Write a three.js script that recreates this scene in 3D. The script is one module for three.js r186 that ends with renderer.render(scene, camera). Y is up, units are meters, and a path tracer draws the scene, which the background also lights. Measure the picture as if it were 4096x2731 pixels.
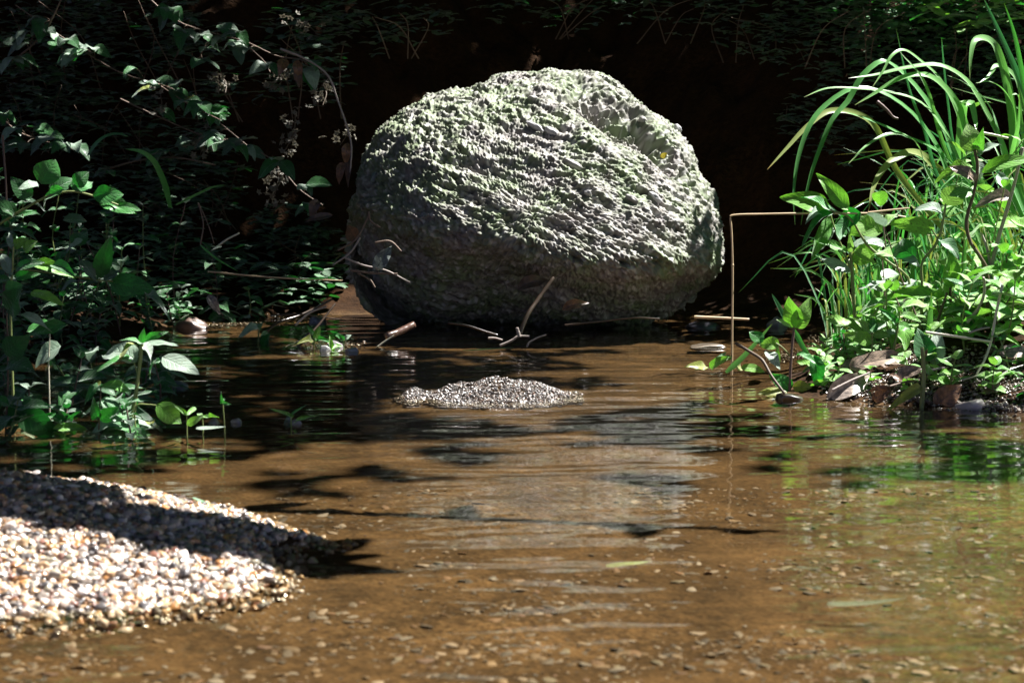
import * as THREE from 'three';
import { ImprovedNoise } from 'three/addons/math/ImprovedNoise.js';
import { mergeGeometries, mergeVertices } from 'three/addons/utils/BufferGeometryUtils.js';

// ---------------------------------------------------------------- camera, sky, sun, exposure
const scene = new THREE.Scene();
const camera = new THREE.PerspectiveCamera(20, 4096 / 2731, 0.05, 200);
camera.position.set(0, 0.30, 0);
const FPX = 1365.5 / Math.tan(10 * Math.PI / 180), HORIZON = 565;
const PITCH = Math.atan((1365.5 - HORIZON) / FPX);
camera.rotation.x = -PITCH;
camera.focus = 2.55;
camera.userData.fStop = 16;
camera.updateMatrixWorld();

const SUN = new THREE.Vector3(0.50, 0.85, -0.19).normalize();
const sun = new THREE.DirectionalLight(new THREE.Color(1.0, 0.975, 0.94), 5);
sun.position.copy(SUN).multiplyScalar(12).add(new THREE.Vector3(0, 0, -2.5));
sun.target.position.set(0, 0, -2.5);
sun.castShadow = true;
sun.shadow.mapSize.set(4096, 4096);
Object.assign(sun.shadow.camera, { left: -3, right: 3, top: 3, bottom: -3, near: 0.5, far: 30 });
sun.shadow.bias = -0.0004;
scene.add(sun, sun.target);

{ // clear blue sky, computed: only air, the same all the way round
  const w = 64, h = 32, d = new Float32Array(w * h * 4);
  for (let j = 0; j < h; j++) {
    const up = Math.max(0, Math.sin(((j + 0.5) / h - 0.5) * Math.PI)), t = Math.pow(up, 0.5);
    for (let i = 0; i < w; i++) d.set([0.050 - 0.028 * t, 0.058 - 0.028 * t, 0.092 - 0.026 * t, 1], (j * w + i) * 4);
  }
  const sky = new THREE.DataTexture(d, w, h, THREE.RGBAFormat, THREE.FloatType);
  sky.mapping = THREE.EquirectangularReflectionMapping;
  sky.magFilter = THREE.LinearFilter;
  sky.needsUpdate = true;
  scene.background = sky;
  scene.environment = sky;
}
const renderer = new THREE.WebGLRenderer({ antialias: true });
renderer.toneMapping = THREE.LinearToneMapping;
renderer.toneMappingExposure = 3.9;
renderer.shadowMap.enabled = true;

// ---------------------------------------------------------------- helpers
function rng(seed) {
  let a = seed >>> 0;
  const f = () => { a = (a + 0x6D2B79F5) | 0; let t = Math.imul(a ^ (a >>> 15), 1 | a); t = (t + Math.imul(t ^ (t >>> 7), 61 | t)) ^ t; return ((t ^ (t >>> 14)) >>> 0) / 4294967296; };
  f.r = (a0, b0) => a0 + (b0 - a0) * f();
  f.g = () => (f() + f() + f() + f() - 2) * 1.2;
  f.pick = (l) => l[Math.floor(f() * l.length)];
  return f;
}
const PN = new ImprovedNoise();
const noise = (x, y, z = 0.37) => PN.noise(x + 11.3, y + 5.7, z + 31.9);
const fbm = (x, y, z, o = 4) => { let s = 0, a = 0.5; for (let i = 0; i < o; i++) { s += a * noise(x, y, z); x *= 2.03; y *= 2.03; z *= 2.03; a *= 0.5; } return s; };
const clamp = (x, a = 0, b = 1) => Math.min(b, Math.max(a, x));
const sstep = (a, b, x) => { const t = clamp((x - a) / (b - a)); return t * t * (3 - 2 * t); };
const mix = (a, b, t) => a + (b - a) * t;
const v3 = (x, y, z) => new THREE.Vector3(x, y, z);
const CAM = camera.position.clone();
function ray(px, py) { return v3((px - 2048) / FPX, (1365.5 - py) / FPX, -1).applyEuler(camera.rotation); }
function atZ(px, py, z) { const d = ray(px, py); return CAM.clone().addScaledVector(d, (z - CAM.z) / d.z); }
function atY(px, py, y = 0) { const d = ray(px, py); return CAM.clone().addScaledVector(d, (y - CAM.y) / d.y); }
const PPM = (z) => FPX / -z;   // photo pixels per metre at depth z

const taken = {};
function numbered(n) { const k = (taken[n] = (taken[n] ?? -1) + 1); return k ? n + '_' + String(k).padStart(3, '0') : n; }
function shade(o) { o.castShadow = o.receiveShadow = true; return o; }
function tag(o, label, category, group, kind) { if (label) o.userData.label = label; if (category) o.userData.category = category; if (group) o.userData.group = group; if (kind) o.userData.kind = kind; return o; }
function mesh(name, geo, mat, parent) { const m = shade(new THREE.Mesh(geo, mat)); m.name = parent ? name : numbered(name); (parent ?? scene).add(m); return m; }
function thing(name, label, category, at, group) { const g = new THREE.Group(); g.name = numbered(name); if (at) g.position.copy(at); scene.add(g); return tag(g, label, category, group); }
function struct(name, geo, mat) { return tag(mesh(name, geo, mat), null, null, null, 'structure'); }

// geometry by hand: a tube along points with a radius for each, and a ribbon blade
function curvePts(pts, n) { const c = new THREE.CatmullRomCurve3(pts, false, 'centripetal'); return c.getPoints(n); }
function tube(pts, r0, r1, n = 14, sides = 6, wob = 0, seed = 1) {
  const R = rng(seed), P = curvePts(pts, n), pos = [], idx = [];
  let nrm = v3(0.31, 0.2, 0.93);
  for (let i = 0; i <= n; i++) {
    const t = P[Math.min(i + 1, n)].clone().sub(P[Math.max(i - 1, 0)]).normalize();
    nrm = nrm.clone().addScaledVector(t, -nrm.dot(t)).normalize();
    const b = t.clone().cross(nrm), rr = mix(r0, r1, i / n) * (1 + wob * R.g());
    for (let k = 0; k < sides; k++) { const a = k / sides * Math.PI * 2, c = Math.cos(a) * rr, s = Math.sin(a) * rr; pos.push(P[i].x + nrm.x * c + b.x * s, P[i].y + nrm.y * c + b.y * s, P[i].z + nrm.z * c + b.z * s); }
  }
  for (let i = 0; i < n; i++) for (let k = 0; k < sides; k++) { const a = i * sides + k, b = i * sides + (k + 1) % sides; idx.push(a, b, a + sides, b, b + sides, a + sides); }
  for (const e of [0, n]) { const c = pos.length / 3; pos.push(P[e].x, P[e].y, P[e].z); for (let k = 0; k < sides; k++) { const a = e * sides + k, b = e * sides + (k + 1) % sides; e ? idx.push(c, a, b) : idx.push(c, b, a); } }
  const g = new THREE.BufferGeometry(); g.setAttribute('position', new THREE.Float32BufferAttribute(pos, 3)); g.setIndex(idx); g.computeVertexNormals();
  return g;
}
// a grass blade: base to tip along pts, widest in the lower middle, keeled; hint says which way its face looks
function ribbon(pts, w, hint, n = 18, fold = 0.25, taper = 1) {
  const P = curvePts(pts, n), pos = [], uv = [], idx = [];
  for (let i = 0; i <= n; i++) {
    const s = i / n, t = P[Math.min(i + 1, n)].clone().sub(P[Math.max(i - 1, 0)]).normalize();
    const nn = hint.clone().addScaledVector(t, -hint.dot(t)).normalize(), side = t.clone().cross(nn);
    const ww = 0.5 * w * (taper ? Math.min(1, 0.5 + s * 3) * Math.pow(1 - Math.pow(s, 2.6), 0.8) : 1) + 0.00015;
    for (let k = -1; k <= 1; k++) { const f = k ? 0 : -fold * ww; pos.push(P[i].x + side.x * ww * k + nn.x * f, P[i].y + side.y * ww * k + nn.y * f, P[i].z + side.z * ww * k + nn.z * f); uv.push(0.5 + k * 0.5, s); }
  }
  for (let i = 0; i < n; i++) for (let k = 0; k < 2; k++) { const a = i * 3 + k; idx.push(a, a + 1, a + 3, a + 1, a + 4, a + 3); }
  const g = new THREE.BufferGeometry(); g.setAttribute('position', new THREE.Float32BufferAttribute(pos, 3)); g.setAttribute('uv', new THREE.Float32BufferAttribute(uv, 2)); g.setIndex(idx); g.computeVertexNormals();
  return g;
}
// a leaf of length 1 along +y with its upper face to +z
function leafShape({ w = 0.5, curl = 0.2, fold = 0.15, wave = 0.03, peak = 0.42, teeth = 0, twist = 0, seed = 1 }) {
  const R = rng(seed), NU = 12, NV = 6, pos = [], uv = [], idx = [], p1 = R.r(0, 6), p2 = R.r(0, 6);
  for (let i = 0; i <= NU; i++) {
    const s = i / NU, e = Math.log(0.5) / Math.log(peak), prof = Math.pow(Math.sin(Math.PI * Math.pow(s, e)), 0.85) * (1 - 0.12 * s);
    const hw = 0.5 * w * prof * (1 + teeth * ((i % 2) - 0.5)) + 0.004;
    const ang = curl * s * s * 2.2, y = s * (1 - 0.16 * Math.abs(curl) * s), z = -Math.sin(ang) * s * 0.55;
    for (let k = 0; k <= NV; k++) {
      const q = k / NV * 2 - 1, tw = twist * s;
      const x0 = q * hw, z0 = fold * Math.abs(q) * hw + wave * Math.sin(s * 9 + p1 + q * 1.4) * Math.abs(q) + wave * 0.5 * Math.sin(s * 17 + p2) * q;
      pos.push(x0 * Math.cos(tw) - z0 * Math.sin(tw), y, z + z0 * Math.cos(tw) + x0 * Math.sin(tw)); uv.push(0.5 + q * 0.5, s);
    }
  }
  for (let i = 0; i < NU; i++) for (let k = 0; k < NV; k++) { const a = i * (NV + 1) + k, b = a + NV + 1; idx.push(a, a + 1, b, a + 1, b + 1, b); }
  const g = new THREE.BufferGeometry(); g.setAttribute('position', new THREE.Float32BufferAttribute(pos, 3)); g.setAttribute('uv', new THREE.Float32BufferAttribute(uv, 2)); g.setIndex(idx); g.computeVertexNormals();
  return g;
}
const LEAF = [];
for (let i = 0; i < 14; i++) { const R = rng(500 + i); LEAF.push(leafShape({ w: R.r(0.46, 0.66), curl: R.r(-0.1, 0.75), fold: R.r(0.05, 0.4), wave: R.r(0.01, 0.05), peak: R.r(0.36, 0.48), teeth: R.r(0, 0.07), twist: R.r(-0.5, 0.5), seed: i + 1 })); }
const UPV = v3(0, 1, 0), CAMV = v3(0, 0.12, 1);
// a leaf mesh from base to tip; width in metres; face: 0 looks up, 1 looks at the photographer, negative shows its underside
function putLeaf(parent, a, b, w, face, mat, geo, lift = 0.35, name = 'leaf') {
  const y = b.clone().sub(a), L = y.length(); y.normalize();
  let z = UPV.clone().multiplyScalar(1 - Math.abs(face)).addScaledVector(CAMV, face); z.addScaledVector(y, -z.dot(y)).normalize();
  if (!isFinite(z.x) || z.lengthSq() < 0.5) z = v3(0, 0, 1);
  const x = y.clone().cross(z).normalize();
  geo.boundingBox ?? geo.computeBoundingBox();
  const gw = geo.boundingBox.max.x - geo.boundingBox.min.x;
  const m = shade(new THREE.Mesh(geo, mat)); m.name = name;
  m.matrixAutoUpdate = true;
  const M = new THREE.Matrix4().makeBasis(x, y, z);
  m.quaternion.setFromRotationMatrix(M); m.scale.set(w / gw, L, L); m.position.copy(a);
  parent.add(m);
  return m;
}

// ---------------------------------------------------------------- textures and materials
function tex(w, h, f, srgb = true) {
  const d = new Uint8Array(w * h * 4);
  for (let j = 0; j < h; j++) for (let i = 0; i < w; i++) { const c = f(i / w, j / h, i, j); const o = (j * w + i) * 4; for (let k = 0; k < 3; k++) d[o + k] = clamp(typeof c === 'number' ? c : c[k], 0, 1) * 255; d[o + 3] = 255; }
  const t = new THREE.DataTexture(d, w, h); t.wrapS = t.wrapT = THREE.RepeatWrapping; t.magFilter = THREE.LinearFilter; t.minFilter = THREE.LinearMipmapLinearFilter; t.generateMipmaps = true;
  if (srgb) t.colorSpace = THREE.SRGBColorSpace; t.needsUpdate = true; return t;
}
// tiling noise on a torus-like blend
function tn(u, v, f, z) { const a = noise(u * f, v * f, z), b = noise((u - 1) * f, v * f, z), c = noise(u * f, (v - 1) * f, z), d = noise((u - 1) * f, (v - 1) * f, z); return mix(mix(a, b, u), mix(c, d, u), v) * 1.4; }
const vein = (u, v) => { const q = Math.abs(u - 0.5) * 2; const m = Math.exp(-q * q * 900 * (0.3 + v)); const s = ((v - q * 0.28) * 7.5 + 10) % 1; return Math.max(m, 0.7 * Math.exp(-Math.pow((s - 0.5) * 9, 2)) * (1 - q * 0.6)); };
const veinBump = tex(128, 256, (u, v) => 0.75 - 0.6 * vein(u, v) + 0.16 * noise(u * 16, v * 26, 3), false);
const leafMap = (spots) => tex(128, 256, (u, v) => { const k = 0.84 + 0.1 * noise(u * 6, v * 9, spots) + 0.07 * noise(u * 25, v * 40, 2) + 0.12 * vein(u, v); const sp = clamp((noise(u * 14, v * 20, spots * 7.7) - 0.42) * 9) * (spots > 1 ? 0.8 : 0.25); return [mix(k * 0.96, 0.5, sp), mix(k, 0.36, sp), mix(k * 0.92, 0.2, sp)]; });
const mapA = leafMap(0.6), mapB = leafMap(1.7);
const bladeMap = tex(64, 256, (u, v) => { const k = 0.86 + 0.12 * Math.cos(u * 60) * 0.5 + 0.06 * noise(u * 20, v * 8, 1); const t = sstep(0.9, 1, v + 0.05 * noise(u * 4, v * 9, 4)); return [mix(k, 0.95, t), mix(k, 0.72, t), mix(k, 0.5, t)]; });
function leafMat(r, g, b, o = {}) { return new THREE.MeshPhysicalMaterial({ color: new THREE.Color().setRGB(r, g, b), roughness: 1, transmission: o.tr ?? 0.42, thickness: 0, clearcoat: o.coat ?? 0.8, clearcoatRoughness: o.cr ?? 0.36, side: THREE.DoubleSide, map: o.map ?? mapA, bumpMap: o.bump ?? veinBump, bumpScale: o.bs ?? 0.0009 }); }
const M = {};
M.leafBright = [leafMat(0.2, 0.52, 0.04, { coat: 0.35 }), leafMat(0.25, 0.54, 0.06, { map: mapB, coat: 0.35 }), leafMat(0.13, 0.44, 0.035, { coat: 0.4 }), leafMat(0.28, 0.54, 0.09, { map: mapB, coat: 0.7, cr: 0.45 })];
M.leafGreen = [leafMat(0.022, 0.28, 0.022, { coat: 0.4 }), leafMat(0.04, 0.33, 0.028, { coat: 0.5 }), leafMat(0.016, 0.22, 0.022, { map: mapB, coat: 0.4 })];  // red kept low: the look of green in shade put into the colour
M.leafDeep = [leafMat(0.014, 0.17, 0.02, { coat: 0.35 }), leafMat(0.02, 0.2, 0.02, { coat: 0.35 }), leafMat(0.05, 0.15, 0.07, { coat: 1 }), leafMat(0.012, 0.13, 0.018, { coat: 0.35 })];  // deeper still, shade of the left bank plants painted into the leaf colour
M.leafPale = [leafMat(0.34, 0.46, 0.38, { coat: 1, cr: 0.5, tr: 0.25 }), leafMat(0.42, 0.5, 0.46, { coat: 1, cr: 0.55, tr: 0.2 })];  // pale undersides, and white-blue sheen of upper faces painted into the colour
M.leafYellow = [leafMat(0.38, 0.42, 0.03), leafMat(0.46, 0.34, 0.03)];
M.blade = [leafMat(0.085, 0.45, 0.05, { map: bladeMap, coat: 1, cr: 0.3, bs: 0.0002, tr: 0.45 }), leafMat(0.18, 0.53, 0.085, { map: bladeMap, coat: 1, cr: 0.32, bs: 0.0002, tr: 0.45 }), leafMat(0.06, 0.3, 0.08, { map: bladeMap, coat: 1, cr: 0.3, bs: 0.0002 }), leafMat(0.32, 0.42, 0.06, { map: bladeMap, bs: 0.0002 })];
M.bladeDark = [leafMat(0.02, 0.14, 0.03, { map: bladeMap, bs: 0.0002 })];
const std = (r, g, b, rough = 0.8, o = {}) => new THREE.MeshPhysicalMaterial({ color: new THREE.Color().setRGB(r, g, b), roughness: rough, ...o });
const grainMap = tex(128, 256, (u, v) => 0.72 + 0.3 * noise(u * 30, v * 4, 1) + 0.2 * noise(u * 9, v * 30, 2));
const deadMap = tex(128, 256, (u, v) => { const k = 0.75 + 0.25 * noise(u * 5, v * 8, 9) + 0.15 * noise(u * 22, v * 30, 3) - 0.2 * vein(u, v); return [k, k * 0.95, k * 0.9]; });
M.stem = std(0.16, 0.2, 0.06, 0.55, { clearcoat: 0.3 }); M.stemDark = std(0.09, 0.06, 0.035, 0.6); M.stemPurple = std(0.12, 0.07, 0.06, 0.55);
M.straw = std(0.55, 0.4, 0.24, 0.5, { clearcoat: 0.4, clearcoatRoughness: 0.4 }); M.strawPale = std(0.6, 0.56, 0.42, 0.55);
M.twig = std(0.16, 0.11, 0.08, 0.7); M.twigWet = std(0.05, 0.033, 0.022, 0.35, { clearcoat: 0.8, clearcoatRoughness: 0.2 }); M.twigGrey = std(0.32, 0.27, 0.24, 0.7);
M.dead = [leafMat(0.22, 0.11, 0.05, { map: deadMap, tr: 0.15, coat: 0.6 }), leafMat(0.3, 0.16, 0.07, { map: deadMap, tr: 0.2, coat: 0.9, cr: 0.25 }), leafMat(0.13, 0.075, 0.045, { map: deadMap, tr: 0.1 }), leafMat(0.42, 0.34, 0.27, { map: deadMap, tr: 0.1, coat: 1, cr: 0.3 })];
M.deadPale = leafMat(0.5, 0.45, 0.42, { map: deadMap, tr: 0.1, coat: 1, cr: 0.28 });

// ---------------------------------------------------------------- ground: stream bed and banks in one sheet
const RIGHT = [[0.345, -2.27], [0.44, -2.19], [0.56, -2.11], [0.85, -1.92], [1.6, -1.6], [9, -1.2], [9, -9], [0.3, -9], [0.3, -3.42], [0.5, -3.25], [0.565, -3.05], [0.5, -2.85], [0.42, -2.6], [0.33, -2.42]];
const LEFT = [[-9, -1.3], [-1.4, -1.6], [-0.80, -1.95], [-0.68, -2.3], [-0.62, -2.8], [-0.55, -3.22], [-0.35, -3.36], [0, -3.45], [0.4, -3.45], [0.4, -9], [-9, -9]];
const BAR = [[-0.60, -1.16], [-0.32, -1.212], [-0.235, -1.235], [-0.19, -1.268], [-0.168, -1.31], [-0.185, -1.40], [-0.155, -1.455], [-0.185, -1.49], [-0.225, -1.56], [-0.33, -1.66], [-0.5, -1.72], [-0.9, -1.6]];
function sdPoly(P, x, z) {   // positive inside
  let d = 1e9, c = false;
  for (let i = 0, j = P.length - 1; i < P.length; j = i++) {
    const [ax, az] = P[j], [bx, bz] = P[i], ex = bx - ax, ez = bz - az, t = clamp(((x - ax) * ex + (z - az) * ez) / (ex * ex + ez * ez));
    d = Math.min(d, Math.hypot(x - ax - ex * t, z - az - ez * t));
    if ((az > z) !== (bz > z) && x < (bx - ax) * (z - az) / (bz - az) + ax) c = !c;
  }
  return c ? d : -d;
}
function segD(ax, az, bx, bz, x, z) { const ex = bx - ax, ez = bz - az, t = clamp(((x - ax) * ex + (z - az) * ez) / (ex * ex + ez * ez)); return Math.hypot(x - ax - ex * t, z - az - ez * t); }
const lineD = (P, x, z) => { let d = 1e9; for (let i = 1; i < P.length; i++) d = Math.min(d, segD(...P[i - 1], ...P[i], x, z)); return d; };
function barH(x, z) {   // the gravel bar in the foreground
  const d = sdPoly(BAR, x, z);
  if (d < 0) return d * 0.3;
  const front = lineD([[-0.9, -1.14], [-0.6, -1.16], [-0.32, -1.212], [-0.235, -1.235], [-0.19, -1.268], [-0.168, -1.31], [-0.175, -1.4]], x, z), back = lineD([[-0.155, -1.455], [-0.185, -1.49], [-0.225, -1.56], [-0.33, -1.66], [-0.5, -1.72]], x, z);
  return Math.min(0.225 * front, 0.29 * back, 0.072) * (1 - 0.15 * sstep(0.04, 0.08, front)) + 0.004 * fbm(x * 25, z * 25, 1, 3);
}
const MIDBAR = { x: 0.035, z: -2.285 };
function midH(x, z) {   // low hump of wet grit in midstream
  const dz = (z - MIDBAR.z) / 0.06;
  const a = 0.02 * Math.exp(-Math.pow((x + 0.018) / 0.032, 2)) + 0.011 * Math.exp(-Math.pow((x + 0.068) / 0.026, 2)) + 0.012 * Math.exp(-Math.pow((x - 0.03) / 0.024, 2)) + 0.009 * Math.exp(-Math.pow((x + 0.118) / 0.011, 2)) + 0.003 * Math.exp(-Math.pow(x / 0.11, 4));
  return (a * (1 + 0.5 * fbm(x * 40, z * 40, 2, 3)) + 0.0025) * Math.exp(-dz * dz) - 0.006 + 0.003 * fbm(x * 60, z * 60, 8, 2);
}
function landD(x, z) { return Math.max(sdPoly(RIGHT, x, z), sdPoly(LEFT, x, z)) + 0.02 * fbm(x * 7, z * 7, 4, 3); }
function H(x, z) {
  const dr = sdPoly(RIGHT, x, z), dl = sdPoly(LEFT, x, z), n = fbm(x * 6, z * 6, 2, 4);
  const d = Math.max(dr, dl) + 0.03 * n;
  const deep = mix(0.017, 0.034, sstep(-1.0, -2.2, z));
  let h = -deep * sstep(0, 0.14, -d) + 0.006 * fbm(x * 9, z * 9, 7, 4);
  if (d > 0) {
    const back = Math.max(0, -3.42 - z + 0.12 * n - 0.34 * Math.exp(-Math.pow((x - 0.05) / 0.42, 2)));
    const r = dr > 0 ? Math.min(0.3 * d, 0.03 + 0.16 * d) : 0.34 * d;
    h += Math.min(r, 0.5) + Math.min(1.35 * back * sstep(0, 0.25, back), 2.2) + 0.012 * fbm(x * 22, z * 22, 9, 3);
  }
  h = Math.max(h, barH(x, z) - 0.003);
  h = Math.max(h, midH(x, z) - 0.003);
  return h;
}
function onGround(px, py, t0 = 0.9, dt = 0.006) { const d = ray(px, py); let t = t0; for (; t < 9; t += dt) { const x = CAM.x + d.x * t, y = CAM.y + d.y * t, z = CAM.z + d.z * t; if (y < H(x, z)) break; } return CAM.clone().addScaledVector(d, t); }
const bedTex = tex(1024, 1024, (u, v) => {
  const a = tn(u, v, 7, 1.1), b = tn(u, v, 34, 5.2), c = tn(u, v, 110, 8.8), e = tn(u, v, 60, 2.2);
  const k = 0.66 + 0.16 * a + 0.13 * b + 0.12 * c, w = clamp((e - 0.3) * 3) * 0.5, dk = clamp((-e - 0.3) * 4) * 0.5;
  return [mix(mix(k, 0.98, w * 0.6), 0.28, dk * 0.7), mix(mix(k * 0.82, 0.9, w * 0.6), 0.22, dk * 0.7), mix(mix(k * 0.6, 0.76, w * 0.6), 0.17, dk * 0.7)];
});
const bedBump = tex(1024, 1024, (u, v) => 0.5 + 0.25 * tn(u, v, 34, 5.2) + 0.25 * tn(u, v, 110, 8.8), false);
{
  const axis = (fine0, fine1, step, lo, hi) => { const a = []; for (let x = fine0; x <= fine1 + 1e-6; x += step) a.push(x); let s = step; for (let x = fine1; x < hi;) { s *= 1.35; x += s; a.push(Math.min(x, hi)); } s = step; for (let x = fine0; x > lo;) { s *= 1.35; x -= s; a.unshift(Math.max(x, lo)); } return a; };
  const X = axis(-1.05, 1.05, 0.0075, -60, 60), Z = axis(-4.6, -0.95, 0.0075, -60, 30), pos = [], uv = [], col = [], idx = [];
  for (const z of Z) for (const x of X) {
    const h = H(x, z), l = sstep(-0.025, 0.02, landD(x, z) + 0.03 * fbm(x * 30, z * 30, 3, 2) - 0.004);
    pos.push(x, h, z); uv.push(x / 0.4, (z - Math.max(0, h)) / 0.4);
    const n = 0.8 + 0.5 * fbm(x * 12, z * 12, 6, 3);
    col.push(mix(0.19, 0.075, l) * n, mix(0.17, 0.052, l) * n, mix(0.143, 0.035, l) * n);
  }
  for (let j = 0; j < Z.length - 1; j++) for (let i = 0; i < X.length - 1; i++) { const a = j * X.length + i, b = a + X.length; idx.push(a, b, a + 1, b, b + 1, a + 1); }
  const g = new THREE.BufferGeometry(); g.setAttribute('position', new THREE.Float32BufferAttribute(pos, 3)); g.setAttribute('uv', new THREE.Float32BufferAttribute(uv, 2)); g.setAttribute('color', new THREE.Float32BufferAttribute(col, 3)); g.setIndex(idx); g.computeVertexNormals();
  struct('ground', g, new THREE.MeshPhysicalMaterial({ vertexColors: true, map: bedTex, bumpMap: bedBump, bumpScale: 0.004, roughness: 1, specularIntensity: 0.25 }));
}

// ---------------------------------------------------------------- water: a thin clear sheet with small ripples crossing the stream
{
  const R = rng(77), W = [];
  for (let i = 0; i < 26; i++) { const lam = 0.012 * Math.pow(10, R()), a = Math.PI / 2 + R.g() * 0.42, k = 2 * Math.PI / lam; W.push([k * Math.cos(a), k * Math.sin(a), R.r(0, 6.28), (lam < 0.03 ? 0.005 : 0.0105) / k]); }
  const nx = 260, nz = 1000, x0 = -1.5, x1 = 1.5, z0 = -0.75, z1 = -3.75, pos = [], nor = [], idx = [];
  for (let j = 0; j <= nz; j++) for (let i = 0; i <= nx; i++) {
    const x = mix(x0, x1, i / nx), z = mix(z0, z1, j / nz);
    const amp = 0.35 + 0.9 * sstep(-0.25, 0.45, fbm(x * 1.7, z * 3.1, 12, 2) + 0.1), wx = x + 0.03 * noise(x * 6, z * 6, 2), wz = z + 0.02 * noise(x * 5, z * 9, 5);
    let y = 0, dx = 0, dz = 0;
    for (const [kx, kz, p, a] of W) { const t = kx * wx + kz * wz + p; y += a * Math.sin(t); const c = a * Math.cos(t); dx += c * kx; dz += c * kz; }
    pos.push(x, y * amp, z); const n = v3(-dx * amp, 1, -dz * amp).normalize(); nor.push(n.x, n.y, n.z);
  }
  for (let j = 0; j < nz; j++) for (let i = 0; i < nx; i++) { const a = j * (nx + 1) + i, b = a + nx + 1; idx.push(a, a + 1, b, b, a + 1, b + 1); }
  const g = new THREE.BufferGeometry(); g.setAttribute('position', new THREE.Float32BufferAttribute(pos, 3)); g.setAttribute('normal', new THREE.Float32BufferAttribute(nor, 3)); g.setIndex(idx);
  struct('water', g, new THREE.MeshPhysicalMaterial({ color: new THREE.Color().setRGB(0.9, 0.86, 0.74), roughness: 0.05, transmission: 1, thickness: 0, ior: 1.333 }));
}

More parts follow.
